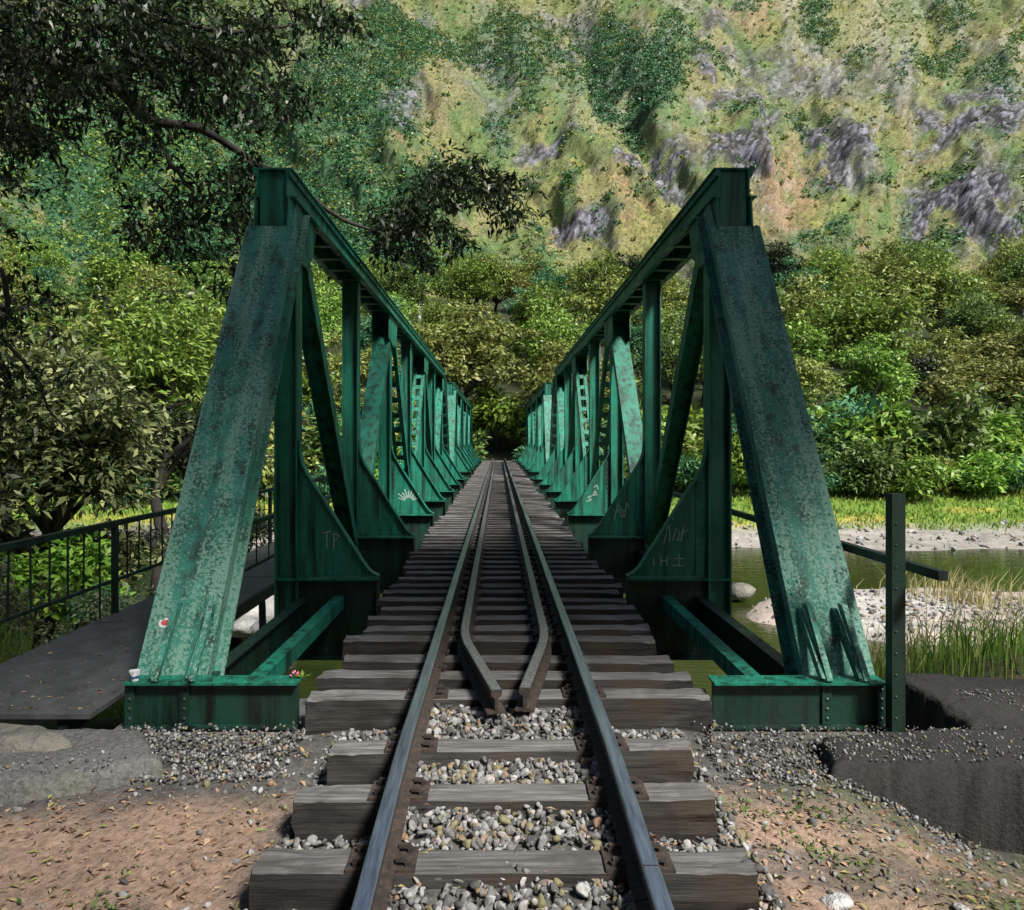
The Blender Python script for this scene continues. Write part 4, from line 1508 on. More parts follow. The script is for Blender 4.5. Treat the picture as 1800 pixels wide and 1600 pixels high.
rng = np.random.default_rng(8)
P = []
n = 9500
x = rng.uniform(-1.0, 1.05, n); y = rng.uniform(1.7, 4.62, n)
z = near_h(x, y)
dzr = np.array([rail_dz(v) for v in y])
z = z + 0.004 + 0.03 * rng.random(n)
S = 0.011 + 0.019 * rng.random(n) ** 1.4
keep = np.ones(n, bool)
edge = sst(0.72, 1.05, np.abs(x))
P1 = np.stack([x, y, z], 1)[keep]; S1 = S[keep]
# shoulder gravel
n = 6500
x = rng.uniform(-4.5, 4.5, n); y = rng.uniform(1.9, 4.66, n)
dens = np.maximum(sst(3.5, 4.0, y + 0.5 * (fbm(x * 2, y * 2, 77, 3) - 0.5)) * 0.9, sst(0.5, 0.68, fbm(x * 1.1 + 4, y * 1.1, 79, 4)) * 0.75)
dens = np.maximum(dens, sst(1.7, 1.0, np.abs(x)) * 0.6) + 0.04
dens = np.maximum(dens, sst(0.9, 1.3, x) * sst(2.0, 1.6, x) * sst(3.2, 3.6, y))
keep = rng.random(n) < dens
x, y = x[keep], y[keep]
S2 = 0.007 + 0.02 * rng.random(len(x)) ** 2
P2 = np.stack([x, y, near_h(x, y) + S2 * 0.3], 1)
# wash gravel heaped against the end beam and on the slabs
n = 2600
x = np.concatenate([rng.uniform(-2.3, -1.2, n // 2), rng.uniform(1.15, 2.6, n // 2)]); y = rng.uniform(4.05, 4.7, n)
S3 = rng.uniform(0.007, 0.019, n)
P3 = np.stack([x, y, near_h(x, y) + 0.02 + 0.07 * rng.random(n) * sst(4.0, 4.6, y)], 1)
me = stones_mesh("ballast_gravel", rng, P1, S1, M['stone'], True)
o = link("ballast_gravel", me); tag(o, "grey crushed stone ballast between and beside the sleepers", "gravel", kind="stuff")
me = stones_mesh("shoulder_gravel", rng, np.concatenate([P2, P3]), np.concatenate([S2, S3]), M['stone'])
o = link("shoulder_gravel", me); tag(o, "fine grey gravel scattered over the dirt and against the end beam", "gravel", kind="stuff")
n = 26000
x = rng.uniform(-4.6, 4.6, n); y = rng.uniform(1.6, 4.4, n)
k = (np.abs(x) > 0.95) & (rng.random(n) < 0.25 + 0.9 * fbm(x * 1.5, y * 1.5, 71, 3) - 0.5 * sst(3.4, 4.2, y))
k |= (np.abs(x) <= 0.95) & (rng.random(n) < 0.04)
x, y = x[k], y[k]
z = near_h(x, y) + 0.008
inn = np.abs(x) <= 0.95
z = np.where(inn, z + 0.04, z)
m_ = len(x)
D = rng.normal(size=(m_, 3)) * np.array([1, 1, 0.18]); Nn = rng.normal(size=(m_, 3)) * 0.35 + np.array([0, 0, 1])
L = 0.010 + 0.048 * rng.random(m_) ** 2.0
V, F = leaves(np.stack([x, y, z], 1), D, Nn, L, L * rng.uniform(0.2, 0.5, m_), 0.25)
o = link("leaf_litter", np_mesh("leaf_litter", V, F, M['litter']))
tag(o, "brown dry leaves and bark chips lying over the dirt", "litter", kind="stuff")

# ================================================================== ABUTMENT SLABS
def slab(name, label, cat, outline, z0, z1, matl, seg=14, jit=0.012, seed=1, parent=None, pit=None):
    """slab from a top outline (x,y) list with rough faces"""
    mb = MB(); rnd = random.Random(seed)
    pts = []
    m = len(outline)
    for i in range(m):
        a = outline[i]; b = outline[(i + 1) % m]
        k = max(1, int(math.hypot(b[0] - a[0], b[1] - a[1]) / 0.16))
        for j in range(k):
            t = j / k
            pts.append((a[0] + (b[0] - a[0]) * t + rnd.uniform(-jit, jit) * 1.5, a[1] + (b[1] - a[1]) * t + rnd.uniform(-jit, jit) * 1.5))
    n_ = len(pts)
    levels = [z1, z1 - 0.02, z1 - (z1 - z0) * 0.35, z1 - (z1 - z0) * 0.7, z0]
    vs = []
    cx = sum(p[0] for p in pts) / n_; cy = sum(p[1] for p in pts) / n_
    for li, z in enumerate(levels):
        for p in pts:
            g = 0.985 if li == 0 else 1.0
            vs.append((cx + (p[0] - cx) * g + rnd.uniform(-jit, jit), cy + (p[1] - cy) * g + rnd.uniform(-jit, jit), z + rnd.uniform(-jit, jit) * (0.6 if li else 0.3)))
    fs = [tuple(range(n_))]
    for li in range(len(levels) - 1):
        for k in range(n_):
            k2 = (k + 1) % n_
            fs.append((li * n_ + k, (li + 1) * n_ + k, (li + 1) * n_ + k2, li * n_ + k2))
    fs.append(tuple(range((len(levels) - 1) * n_, len(levels) * n_))[::-1])
    mb.add(vs, fs)
    o = mb.build(name, matl, parent)
    bm = bmesh.new(); bm.from_mesh(o.data); bmesh.ops.recalc_face_normals(bm, faces=bm.faces); bm.to_mesh(o.data); bm.free()
    return tag(o, label, cat)




def seg_dist(px_, py_, poly):
    d = np.full(px_.shape, 1e9); inside = np.zeros(px_.shape, bool)
    m = len(poly)
    for i in range(m):
        (ax, ay), (bx, by) = poly[i], poly[(i + 1) % m]
        ex, ey = bx - ax, by - ay
        t = np.clip(((px_ - ax) * ex + (py_ - ay) * ey) / (ex * ex + ey * ey), 0, 1)
        d = np.minimum(d, np.hypot(px_ - ax - t * ex, py_ - ay - t * ey))
        c = ((ay > py_) != (by > py_)) & (px_ < (bx - ax) * (py_ - ay) / (by - ay + 1e-12) + ax)
        inside ^= c
    return np.where(inside, d, -d)


def rough_slab(name, label, cat, poly, z0, z1, matl, seed, rough=0.02, edge=0.05, warp=0.06, step=0.02):
    xs_ = [p_[0] for p_ in poly]; ys_ = [p_[1] for p_ in poly]
    gx = np.arange(min(xs_) - 0.15, max(xs_) + 0.15, step); gy = np.arange(min(ys_) - 0.15, max(ys_) + 0.15, step)
    X, Y, F = grid(gx, gy)
    wx = warp * (fbm(X * 4, Y * 4, seed, 4) - 0.5) * 2; wy = warp * (fbm(X * 4, Y * 4, seed + 50, 4) - 0.5) * 2
    d = seg_dist(X + wx, Y + wy, poly)
    top = z1 + rough * (fbm(X * 2.2, Y * 2.2, seed + 7, 5) - 0.5) * 2 + rough * 0.9 * (fbm(X * 16, Y * 16, seed + 9, 4) - 0.5)
    crk = sst(0.030, 0.006, np.abs(fbm(X * 1.1, Y * 1.4, seed + 21, 4) - 0.5)) * 0.016
    top = top - edge * (1 - sst(0.0, 0.10, d)) ** 2 - crk
    Z = z0 + (top - z0) * sst(-0.028, 0.012, d)
    keep = (Z > z0 + 0.002)
    kf = keep[F].any(axis=1)
    o = link(name, np_mesh(name, np.stack([X, Y, Z], 1), F[kf], matl, False))
    return tag(o, label, cat)


rough_slab("concrete_slab", "dark concrete ledge with a deep black front face, on the river side", "slab", [(1.75, 4.16), (7.5, 4.22), (7.5, 4.78), (2.62, 4.74), (1.9, 4.60)], -1.2, -0.335, M['concrete_dark_shaded'], 4, 0.02, 0.02)
rough_slab("wing_wall", "broad dark concrete wing wall top behind the ledge, grass at its edge", "wing wall", [(2.86, 4.70), (7.5, 4.70), (7.5, 5.35), (4.35, 5.62), (2.90, 5.83)], -2.2, -0.328, M['concrete_dark_shaded'], 7, 0.02, 0.02)
rough_slab("concrete_slab", "low cracked concrete slab before the footbridge on the path side", "slab", [(-7.0, 3.84), (-2.5, 3.86), (-1.85, 4.10), (-2.2, 4.58), (-7.0, 4.58)], -0.8, -0.285, M['concrete'], 9, 0.014, 0.018, 0.08)
rough_slab("stepping_stone", "flat mossy stone at the foot of the footbridge deck", "stone", [(-4.6, 4.16), (-3.2, 4.12), (-2.55, 4.22), (-2.46, 4.34), (-2.64, 4.46), (-3.3, 4.54), (-4.6, 4.55)], -0.4, -0.215, M['rock_dark'], 12, 0.016, 0.05, 0.05)
# grit lying on the slabs
n = 2600
x = np.concatenate([rng.uniform(1.8, 4.6, n * 2 // 3), rng.uniform(-4.0, -2.0, n - n * 2 // 3)]); y = np.where(x > 0, rng.uniform(4.2, 4.72, n), rng.uniform(3.95, 4.2, n))
gk = rng.random(n) < np.where(x > 0, sst(3.6, 1.9, x) * 0.9 + 0.12, 0.25)
x, y = x[gk], y[gk]
S4 = 0.004 + 0.011 * rng.random(len(x)) ** 1.6
P4 = np.stack([x, y, np.where(x > 0, -0.333, -0.283) + S4 * 0.3], 1)
xw = rng.uniform(3.1, 5.5, 900); yw = rng.uniform(4.9, 5.4, 900)
S5 = 0.004 + 0.010 * rng.random(900) ** 1.6
o = link("slab_grit", stones_mesh("slab_grit", rng, np.concatenate([P4, np.stack([xw, yw, np.full(900, -0.325)], 1)]), np.concatenate([S4, S5]), M['stone']))
tag(o, "small grit and pebbles strewn over the concrete slabs", "gravel", kind="stuff")

# ================================================================== FOOTBRIDGE
fb = thing("footbridge", "narrow footbridge with grey deck and thin green railings alongside the truss", "footbridge", (-3.1, 4.62, -0.22))
mb = MB()
yy0 = 4.62; k = 0
while yy0 < 57:
    yy1 = yy0 + 2.35
    mb.box(-3.72, -2.50 if k == 0 else -2.66, yy0, yy1 - 0.012, -0.255 - 0.002 * (k % 3), -0.225 - 0.002 * (k % 2))
    yy0 = yy1; k += 1
dk = mb.build("deck", M['deck'], fb)
mb = MB()
for x in (-3.70, -2.69):
    mb.box(x - 0.03, x + 0.03, 4.66, 57.0, -0.37, -0.262)
for k in range(22):
    y = 5.0 + k * 2.4
    mb.box(-3.665, -2.725, y - 0.035, y + 0.035, -0.36, -0.265)
mb.build("deck_frame", M['steel_rail'], fb)
for side, x, ztop, zmid, z0 in ((0, -3.72, 0.63, 0.085, 4.66), (1, -2.69, 0.54, 0.07, 7.2)):
    mb = MB()
    mb.bar((x, z0, ztop), (x, 57, ztop), 0.062, 0.05, (1, 0, 0))
    mb.build("handrail", M['steel_rail'], fb)
    mb = MB()
    mb.bar((x, z0, zmid), (x, 57, zmid), 0.028, 0.028, (1, 0, 0))
    mb.build("mid_rail", M['steel_rail'], fb)
    y = 4.86 if side == 0 else 9.2
    while y < 57:
        mb = MB()
        mb.bar((x, y, -0.40), (x, y, ztop - 0.027), 0.05, 0.05, (1, 0, 0))
        mb.build("railing_post", M['steel_rail'], fb)
        y += 2.5
    if side == 0:
        y = 4.98; cnt = 0
        while y < 30 and cnt < 62:
            q = (y - 4.86) % 2.5
            if 0.1 < q < 2.42:
                mb = MB()
                lean = rs.uniform(-0.01, 0.01)
                zlow = -0.22 if cnt % 7 == 1 else zmid
                mb.bar((x + lean, y + rs.uniform(-.015, .015), zlow), (x, y, ztop - 0.02), 0.013, 0.013, (1, 0, 0))
                mb.build("baluster", M['steel_rail'], fb)
                cnt += 1
            y += 0.262
    else:
        y = 7.5; cnt = 0
        while y < 24:
            mb = MB()
            mb.bar((x, y, zmid), (x, y, ztop - 0.02), 0.013, 0.013, (1, 0, 0))
            mb.build("baluster", M['steel_rail'], fb)
            y += 0.45
# brace of the footbridge under its inner edge
mb = MB()
mb.bar((-2.69, 8.6, -0.38), (-2.30, 7.4, -0.95), 0.07, 0.07, (1, 0, 0))
mb.build("strut", M['steel_rail'], fb)
mb = MB()
mb.bar((-2.45, 6.65, -1.5), (-2.45, 6.65, -0.30), 0.06, 0.06, (1, 0, 0))
mb.build("strut", M['steel_rail'], fb)

n = 500
x = rng.uniform(-3.68, -2.54, n); y = 4.7 + 12 * rng.random(n) ** 2
D = rng.normal(size=(n, 3)) * np.array([1, 1, 0.1]); Nn = np.array([0, 0, 1]) + rng.normal(scale=0.2, size=(n, 3))
L = 0.012 + 0.04 * rng.random(n) ** 2
V, F = leaves(np.stack([x, y, np.full(n, -0.221)], 1), D, Nn, L, L * 0.45, 0.2)
o = link("deck_litter", np_mesh("deck_litter", V, F, M['litter'])); tag(o, "fallen leaves scattered on the footbridge deck", "litter", kind="stuff")

# river-side railing: square end post with one long rail
rr_ = thing("side_railing", "square green post with one thin rail outside the river-side truss", "railing", (2.43, 4.66, -0.3))
mb = MB()
mb.box(2.322, 2.402, 4.615, 4.695, -0.36, 1.10)
for k in range(10):
    mb.rivet((2.345, 4.615, -0.25 + k * 0.13), (0, -1, 0), 0.010)
mb.build("railing_post", M['steel_rail'], rr_)
for y in (10.0, 14.5, 19.0, 24.0, 29.0):
    mb = MB(); mb.box(2.46, 2.52, y - 0.03, y + 0.03, -0.4, 0.66); mb.build("railing_post", M['steel_rail'], rr_)
mb = MB()
mb.bar((2.505, 4.40, 0.645), (2.505, 30.0, 0.645), 0.055, 0.055, (1, 0, 0))
mb.build("rail", M['steel_rail'], rr_)

# ================================================================== OVERHANGING TREE
def region_pts(rng, regs, n):
    out = []
    wts = np.array([r[2] * r[3] * r[6] for r in regs]); wts = wts / wts.sum()
    ch = rng.choice(len(regs), size=n, p=wts)
    for c in ch:
        cx, cy, rx, ry, d0, d1, w = regs[c]
        a = rng.random() * 6.283; r = math.sqrt(rng.random())
        out.append(px(cx + rx * r * math.cos(a), cy + ry * r * math.sin(a), rng.uniform(d0, d1)))
    return np.array(out)


def twig_leaves(rng, cen, per, rad, L0, wr=0.34):
    k = len(cen)
    c = np.repeat(cen, per, axis=0)
    ax = unit(rng.normal(size=(k, 3)) * np.array([1, 1, 0.5]) + np.array([0.3, 0, -0.25]))
    axr = np.repeat(ax, per, axis=0)
    tpar = rng.random((k * per, 1))
    P = c + axr * (tpar - 0.5) * rad * 2 + rng.normal(scale=rad * 0.16, size=c.shape)
    D = axr * 0.6 + unit(rng.normal(size=c.shape)) * 0.9 + np.array([0, 0, -0.35])
    Nn = rng.normal(scale=0.5, size=c.shape) + np.array([0, 0, 1])
    L = L0 * rng.uniform(0.6, 1.25, k * per)
    return leaves(P, D, Nn, L, L * wr, 0.2)


REGS = [(25, 620, 45, 90, 9, 10, .35), (90, 560, 60, 60, 9, 10.2, .3), (20, 760, 40, 80, 9, 10, .3), (110, 700, 60, 50, 9.3, 10.2, .25), (120, 70, 190, 110, 7.5, 10, 1.25), (60, 175, 100, 90, 7.5, 10, 1.1), (320, 55, 150, 75, 8, 10.5, 0.8), (420, 140, 120, 90, 8, 10.5, 1.0), (300, 150, 120, 70, 8, 10, 0.6),
        (555, 30, 75, 48, 9, 11, 0.75), (490, 70, 60, 60, 8.5, 10.5, 0.7), (330, 400, 120, 58, 8.5, 10, 0.85), (360, 325, 70, 50, 8.5, 10, 0.55), (250, 265, 60, 45, 8.5, 10, 0.4),
        (425, 470, 50, 80, 9, 10.5, 0.6), (60, 285, 75, 60, 8, 10, 0.8), (-60, 120, 120, 180, 7, 10, 1.0), (30, 400, 40, 60, 8.5, 10, 0.35), (430, 330, 40, 70, 8.8, 10.2, .7), (160, 215, 120, 40, 8, 10, .6), (20, 500, 40, 90, 8.5, 10, .35)]
TIP = [(810, 330, 80, 40, 10.5, 12.3, 1), (745, 425, 85, 40, 10.2, 12, 1), (900, 350, 58, 42, 11, 12.6, 1), (690, 430, 55, 40, 10, 11.8, .9), (700, 370, 50, 40, 10, 11.8, .7), (790, 285, 45, 24, 10.5, 12, .6), (935, 395, 25, 22, 11.2, 12.5, .5)]
rng = np.random.default_rng(17)
base = Vector((-8.6, 8.2, -0.6))
ot = thing("overhanging_tree", "dark glossy-leaved tree reaching its branches over the bridge's near end", "tree", base)
ca = region_pts(rng, REGS, 500)
cb = region_pts(rng, TIP, 150)
V1, F1 = twig_leaves(rng, ca, 30, 0.30, 0.125)
V2, F2 = twig_leaves(rng, cb, 22, 0.27, 0.145)
hc = unit(rng.normal(size=(110, 3))) * (rng.random((110, 1)) ** 0.4) * np.array([4.2, 3.9, 1.6]) + np.array([2.0, 1.5, 10.4])  # high clumps out of view, added to shade the near bays
V3, F3 = blob_leaves(rng, hc, rng.uniform(0.7, 1.3, 110), 120, 0.24, 0.7, 0.6, 0.42)
V, F = join([(V1, F1), (V2, F2), (V3, F3)])
me = np_mesh("crown", V - np.array(base), F, M['leaf_near'])
link("crown", me, ot)
mb = MB()
mb.tube([(-8.6, 8.2, -1.2), (-8.5, 8.3, 1.5), (-8.2, 8.4, 4.0), (-7.7, 8.5, 6.3), (-7.4, 8.4, 8.0)], [0.34, 0.27, 0.22, 0.16, 0.08], 9)
mb.build("trunk", M['bark'], ot, True)


def limb(pts, r0, r1):
    mb = MB()
    q = [Vector(p) for p in pts]
    # subdivide with jitter for a natural line
    out = []
    for a, b in zip(q[:-1], q[1:]):
        for t in (0, 0.33, 0.66):
            out.append(a.lerp(b, t) + Vector([rs.uniform(-.025, .025) for _ in range(3)]) * (0 if t == 0 else 1))
    out.append(q[-1])
    n_ = len(out)
    mb.tube(out, [r0 + (r1 - r0) * i / (n_ - 1) for i in range(n_)], 6)
    return mb.build("limb", M['bark'], ot, True)


limb([(-8.2, 8.4, 4.2), px(-60, 60, 8.6), px(90, 110, 8.8), px(200, 150, 9), px(265, 212, 9.2), px(350, 225, 9.5), px(450, 288, 9.9), px(520, 330, 10.3), px(600, 385, 10.8), px(655, 405, 11)], 0.085, 0.022)
limb([(-7.4, 8.4, 8.0), (-5.0, 6.5, 9.4), (-1.5, 4.0, 10.2), (2.5, 2.4, 10.5)], 0.09, 0.02)
limb([px(655, 405, 11), px(720, 375, 11.2), px(800, 362, 11.4), px(890, 350, 11.8), px(930, 385, 12)], 0.020, 0.006)
limb([px(655, 405, 11), px(690, 440, 10.9), px(740, 455, 10.9)], 0.014, 0.005)
limb([px(265, 212, 9.2), px(300, 290, 9.2), px(340, 335, 9.3), px(322, 372, 9.3), px(318, 420, 9.3)], 0.040, 0.008)
limb([(-7.7, 8.5, 6.3), px(60, -60, 9), px(240, 20, 9.2), px(400, 60, 9.6), px(540, 40, 10)], 0.07, 0.012)
limb([px(240, 20, 9.2), px(330, 110, 9.3), px(420, 150, 9.5), px(500, 180, 9.7)], 0.03, 0.006)
limb([px(-40, 200, 8.8), px(95, 255, 9), px(120, 322, 9)], 0.03, 0.006)
limb([px(95, 230, 9), px(135, 258, 9), px(188, 288, 9)], 0.016, 0.005)
limb([(-8.4, 8.3, 2.6), px(-120, 470, 8.9), px(2, 475, 9.2), px(14, 530, 9.3), px(0, 590, 9.4), px(60, 660, 9.6), px(85, 720, 9.7), px(150, 790, 9.8)], 0.05, 0.010)
for k in range(26):
    c = ca[rng.integers(len(ca))]
    e = Vector(c) + Vector((rng.uniform(-.8, .2), rng.uniform(-.5, .5), rng.uniform(0.1, .7)))
    limb([e, Vector(c)], 0.012, 0.004)

# trees standing behind the viewer: they shade the near end of the bridge
for i, (x, y, z, s, lab) in enumerate(((-7.0, -8.6, -0.8, 1.35, "big dark tree on the path side behind the viewer"), (2.5, -14.0, -1.0, 1.45, "big dark tree on the river side behind the viewer"), (-0.5, -10.2, -0.2, 1.55, "tallest dark tree close behind the viewer over the track"),
                                        (17.5, -9.0, -1.4, 1.6, "dark tree farthest along the river bank behind the viewer"), (-15.0, -6.0, -0.6, 1.5, "dark tree farthest up the path side behind the viewer"))):
    me, c = make_crown(900 + i, 4.2, 5.2, 6.0, 130, 120, 0.55, 0.8, M['leaf_dark'], "crown", 0.5, 0.2, 0.9)
    root = thing("shade_tree", lab, "tree", (x, y, z))
    link("crown", me, root)
    tr = make_trunk(950 + i, 6.2, 0.28, [tuple(c[j]) for j in range(0, 50, 5)], M['bark']); tr.parent = root
    root.scale = (s, s, s)

me, c = make_crown(980, 3.6, 2.2, 11.6, 150, 120, 0.5, 0.8, M['leaf_dark'], "crown", 0.5, 0.15, 0.9)  # added crown, out of view, set in the sun's path as a blocker
root = thing("shade_tree", "unseen tall tree added on the river bank to shade the first bays", "tree", (7.2, 2.2, -0.9))
link("crown", me, root)
tr = make_trunk(981, 12.4, 0.3, [tuple(c[j]) for j in range(0, 50, 5)], M['bark']); tr.parent = root

# ================================================================== SMALL THINGS
# river boulders below the footbridge
def boulder(seed, loc, r, label, name="river_boulder", cat="boulder", m='rock', sq=0.6):
    rng = np.random.default_rng(seed)
    V = ICO_V.copy()
    for _ in range(9):
        n_ = unit(rng.normal(size=(1, 3)))[0]; dc = rng.uniform(0.55, 0.9)
        V -= np.clip(V @ n_ - dc, 0, None)[:, None] * n_
    V *= np.array([1.25, 1.0, sq]) * r
    a = rng.random() * 6.28
    c_, s_ = math.cos(a), math.sin(a)
    V = V @ np.array([[c_, -s_, 0], [s_, c_, 0], [0, 0, 1]]).T
    o = link(name, np_mesh(name, V, ICO_F, M[m], False)); o.location = loc
    return tag(o, label, cat)


for i, (u, v, dpt, r, lab) in enumerate(((452, 1085, 20, 0.95, "largest white boulder in the river, seen past the footbridge-side end post"), (418, 1072, 21, 0.6, "white boulder touching the end post's edge in the view"), (478, 1068, 21.5, 0.6, "white boulder close beside the first vertical post"),
                                        (430, 1105, 18.5, 0.5, "low white boulder below the largest one"), (470, 1108, 18.4, 0.45, "small white boulder nearest the steel bottom chord"), (400, 1100, 19, 0.5, "white boulder half hidden by the end post"))):
    boulder(30 + i, px(u, v, dpt), r, lab)
boulder(50, (-25.5, 55.0, 0.6), 3.1, "pale rock outcrop showing between the trees on the footbridge side", "rock_outcrop", "rock", 'rock', 1.15)
boulder(51, (7.6, 24.2, -3.35), 0.5, "grey stone at the sandbar's blunt end", "river_boulder", "boulder", 'rock_dark')
for i, (x, y, r, lab) in enumerate(((1.62, 2.72, 0.055, "tan rounded stone beside the lowest sleeper's end"), (1.30, 3.05, 0.06, "white flat stone on the dirt between two sleeper ends"), (-1.75, 2.9, 0.035, "small grey stone alone on the brown dirt"), (1.8, 3.05, 0.035, "small pale stone out on the brown dirt"))):
    boulder(60 + i, (x, y, float(near_h(np.array([x]), np.array([y]))[0]) + 0.015), r, lab, "loose_stone", "stone", 'rock' if i else 'rock_dark', 0.55)

rng = np.random.default_rng(77)
n = 2600
x = 14.5 + rng.normal(scale=4.2, size=n); y = 21.4 + rng.normal(scale=1.7, size=n)
z = bank_h(x, y); kk = z > -3.58
x, y, z = x[kk], y[kk], z[kk]
Sg = 0.03 + 0.09 * rng.random(len(x)) ** 2.5
o = link("sandbar_pebbles", stones_mesh("sandbar_pebbles", rng, np.stack([x, y, z + Sg * 0.2], 1), Sg, M['stone'])); tag(o, "grey pebbles scattered over the pale sandbar", "pebbles", kind="stuff")
n = 3500
x = rng.uniform(-40, 45, n); y = rng.uniform(31, 40.5, n)
z = bank_h(x, y); kk = z > -3.65
x, y, z = x[kk], y[kk], z[kk]
Sg = 0.05 + 0.16 * rng.random(len(x)) ** 3
o = link("shore_pebbles", stones_mesh("shore_pebbles", rng, np.stack([x, y, z + Sg * 0.2], 1), Sg, M['stone'])); tag(o, "stones and cobbles along the far gravel shore", "pebbles", kind="stuff")

# pink flower at the end of the second bridge timber
fl = thing("pink_flower", "pink flower head lying on the end beam beside the bridge timbers", "flower", (-1.33, 4.85, -0.073))
mb = MB(); b = wloc(fl)
for k in range(12):
    a = k * 2.4; r = 0.007 + 0.0014 * k
    c = b + Vector((math.cos(a) * r, math.sin(a) * r, 0.012 + 0.012 * math.cos(k)))
    d1 = Vector((math.cos(a), math.sin(a), 0.7)).normalized(); s1 = d1.cross(Vector((0, 0, 1))).normalized()
    mb.add([c, c + d1 * 0.013 + s1 * 0.008, c + d1 * 0.023, c + d1 * 0.013 - s1 * 0.008], [(0, 1, 2, 3)])
mb.build("petal_head", M['pink'], fl)
mb = MB()
for k in range(7):
    a = k * 0.9 - 1
    c = b + Vector((0.05, 0.0, 0.0)); d1 = Vector((math.cos(a), 0.4 * math.sin(a), 0.25)).normalized(); s1 = d1.cross(Vector((0, 0, 1))).normalized()
    mb.add([c, c + d1 * 0.03 + s1 * 0.012, c + d1 * 0.065, c + d1 * 0.03 - s1 * 0.012], [(0, 1, 2, 3)])
mb.build("leaf_sprig", M['leaf_bright'], fl)

# crumpled cup by the footbridge-side end post
cp = thing("crumpled_cup", "crumpled white and blue plastic cup beside the end post's foot", "litter", (-2.31, 4.78, -0.073))
b = wloc(cp)
mb = MB(); rc_ = random.Random(2)
rings = []
for j in range(5):
    for k in range(10):
        a = k * math.pi / 5
        r = (0.020 + 0.004 * j) * rc_.uniform(0.8, 1.2)
        rings.append(b + Vector((math.cos(a) * r, math.sin(a) * r, 0.0 + j * 0.016 + rc_.uniform(-.003, .003))))
mb.add(rings, [(j * 10 + k, j * 10 + (k + 1) % 10, (j + 1) * 10 + (k + 1) % 10, (j + 1) * 10 + k) for j in range(4) for k in range(10)] + [tuple(range(9, -1, -1))])
mb.build("cup_body", M['white'], cp)
mb = MB()
mb.add([v + (v - b - Vector((0, 0, v.z - b.z))) * 0.04 for v in rings[10:30] ], [(k, (k + 1) % 10, 10 + (k + 1) % 10, 10 + k) for k in range(6, 10)])
mb.build("printed_band", M['blue'], cp)

# overhead cable across the mountainside
mb = MB()
A = Vector(px(1550, 5, 34)); B = Vector(px(1330, 345, 30)); 
A2 = A + (A - B) * 1.2; B2 = B + (B - A) * 1.4
pts = []
for k in range(25):
    t = k / 24
    p = A2.lerp(B2, t); p.z -= 0.35 * (1 - (2 * t - 1) ** 2)
    pts.append(p)
mb.tube(pts, 0.011, 5)
o = mb.build("overhead_cable", M['wire']); tag(o, "thin dark cable slanting across the mountainside above the river", "cable")

# grasses ------------------------------------------------------------------------------
def blades(name, rng, P, h, w, matl, label, bend=0.35, parent=None):
    n_ = len(P)
    a = rng.random(n_) * 6.283
    lean = np.stack([np.cos(a), np.sin(a), np.zeros(n_)], 1) * (bend * rng.random(n_))[:, None]
    H = h * rng.uniform(0.55, 1.15, n_)
    side = np.stack([-np.sin(a + 1), np.cos(a + 1), np.zeros(n_)], 1) * (w / 2)
    m1 = P + (np.array([0, 0, 1]) + lean * 0.35) * (H * 0.5)[:, None]
    tp = P + (np.array([0, 0, 1]) * 0.93 + lean * 1.2) * H[:, None]
    V = np.stack([P - side, P + side, m1 + side * 0.8, m1 - side * 0.8, tp + side * 0.1, tp - side * 0.1], 1)
    F = (np.array([[0, 1, 2, 3], [3, 2, 4, 5]])[None] + (np.arange(n_) * 6)[:, None, None]).reshape(-1, 4)
    o = link(name, np_mesh(name, V.reshape(-1, 3), F, matl))
    return tag(o, label, "grass", kind="stuff")


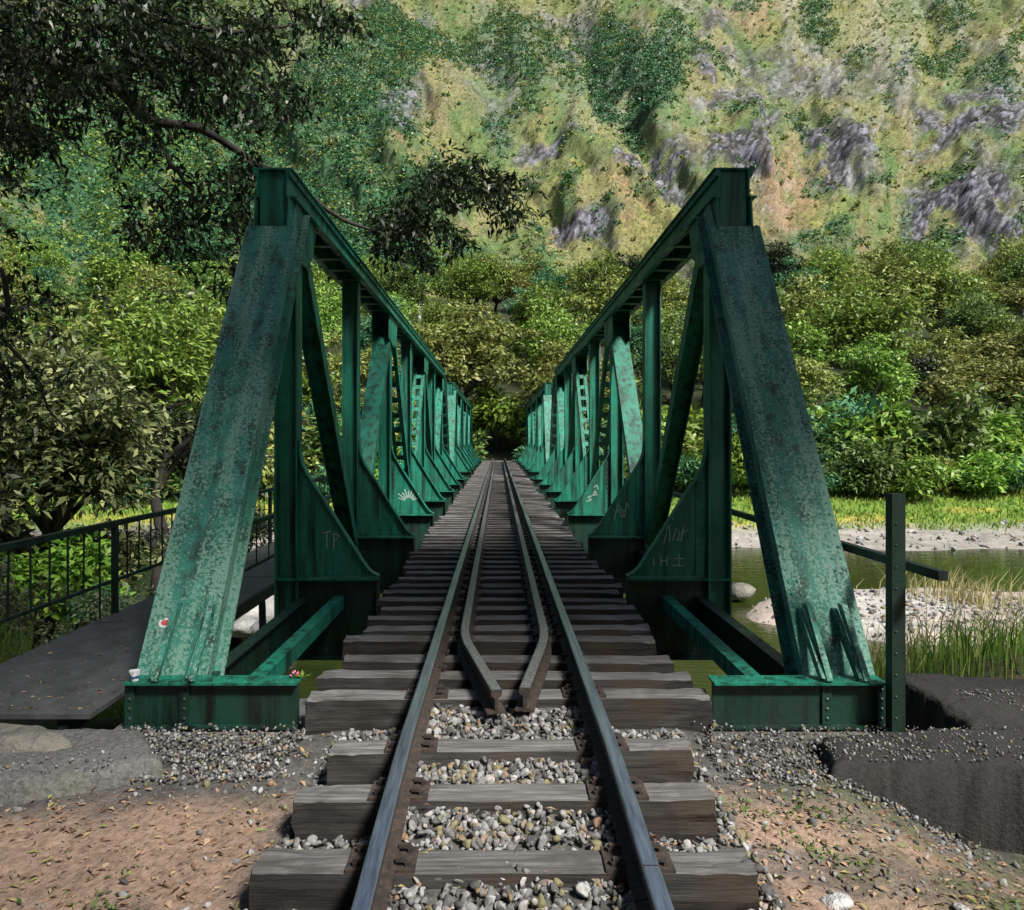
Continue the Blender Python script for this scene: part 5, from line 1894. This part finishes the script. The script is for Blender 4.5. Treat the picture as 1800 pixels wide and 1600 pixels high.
rng = np.random.default_rng(23)
n = 9000
x = rng.uniform(3.1, 9.5, n); y = rng.uniform(5.7, 10.5, n)
k = rng.random(n) < 0.3 + 0.7 * fbm(x * 1.2, y * 1.2, 3, 3)
x, y = x[k], y[k]
blades("bank_grass", rng, np.stack([x, y, bank_h(x, y) - 0.03], 1), 0.50, 0.014, M['grass'], "tall green grass on the bank behind the wing wall", 0.5)
n = 700
x = rng.uniform(3.2, 8.5, n); y = rng.uniform(6.5, 9.0, n)
blades("dry_bank_grass", rng, np.stack([x, y, bank_h(x, y) - 0.03], 1), 0.8, 0.010, M['drygrass'], "dry straw stalks among the green bank grass", 0.6)
n = 260
x = rng.normal(13.6, 0.9, n); y = rng.uniform(21.5, 23.5, n)
blades("sandbar_grass", rng, np.stack([x, y, bank_h(x, y) - 0.03], 1), 0.9, 0.03, M['drygrass'], "dry grass tuft standing on the sandbar", 0.6)
n = 34000
x = rng.uniform(-45, 48, n); y = 39.0 + 18.5 * rng.random(n) ** 0.9
blades("far_bank_grass", rng, np.stack([x, y, bank_h(x, y) - 0.05], 1), 0.36, 0.10, M['fargrass'], "bright green grass covering the far bank", 0.6)
n = 9000
x = rng.uniform(-14, -3.9, n); y = rng.uniform(5.2, 14, n)
blades("path_side_grass", rng, np.stack([x, y, bank_h(x, y) - 0.03], 1), 0.38, 0.016, M['grass'], "green undergrowth grass below the footbridge", 0.6)
# small weeds in the dirt
n = 420
cx_ = np.array([(1.42, 3.35), (2.05, 3.1), (2.3, 2.85), (1.9, 2.75), (2.4, 3.3), (1.55, 3.75), (1.1, 3.7), (-1.6, 3.0)])
ci = rng.integers(0, len(cx_), n)
x = cx_[ci, 0] + rng.normal(scale=0.11, size=n); y = cx_[ci, 1] + rng.normal(scale=0.08, size=n)
D = rng.normal(size=(n, 3)) * np.array([1, 1, 0.2]) + np.array([0, 0, 0.45]); Nn = np.array([0, 0, 1]) + rng.normal(scale=0.3, size=(n, 3))
V, F = leaves(np.stack([x, y, near_h(x, y) + 0.01], 1), D, Nn, rng.uniform(0.02, 0.045, n), rng.uniform(0.01, 0.02, n))
o = link("dirt_weeds", np_mesh("dirt_weeds", V, F, M['leaf_mid'])); tag(o, "small green weeds sprouting from the dirt and gravel", "weeds", kind="stuff")

# track bed beyond the far abutment
mb = MB(); mb.box(-2.2, 2.2, 56.6, 66, -1.2, -0.36)
o = mb.build("far_track_bed", M['concrete']); tag(o, kind="structure")
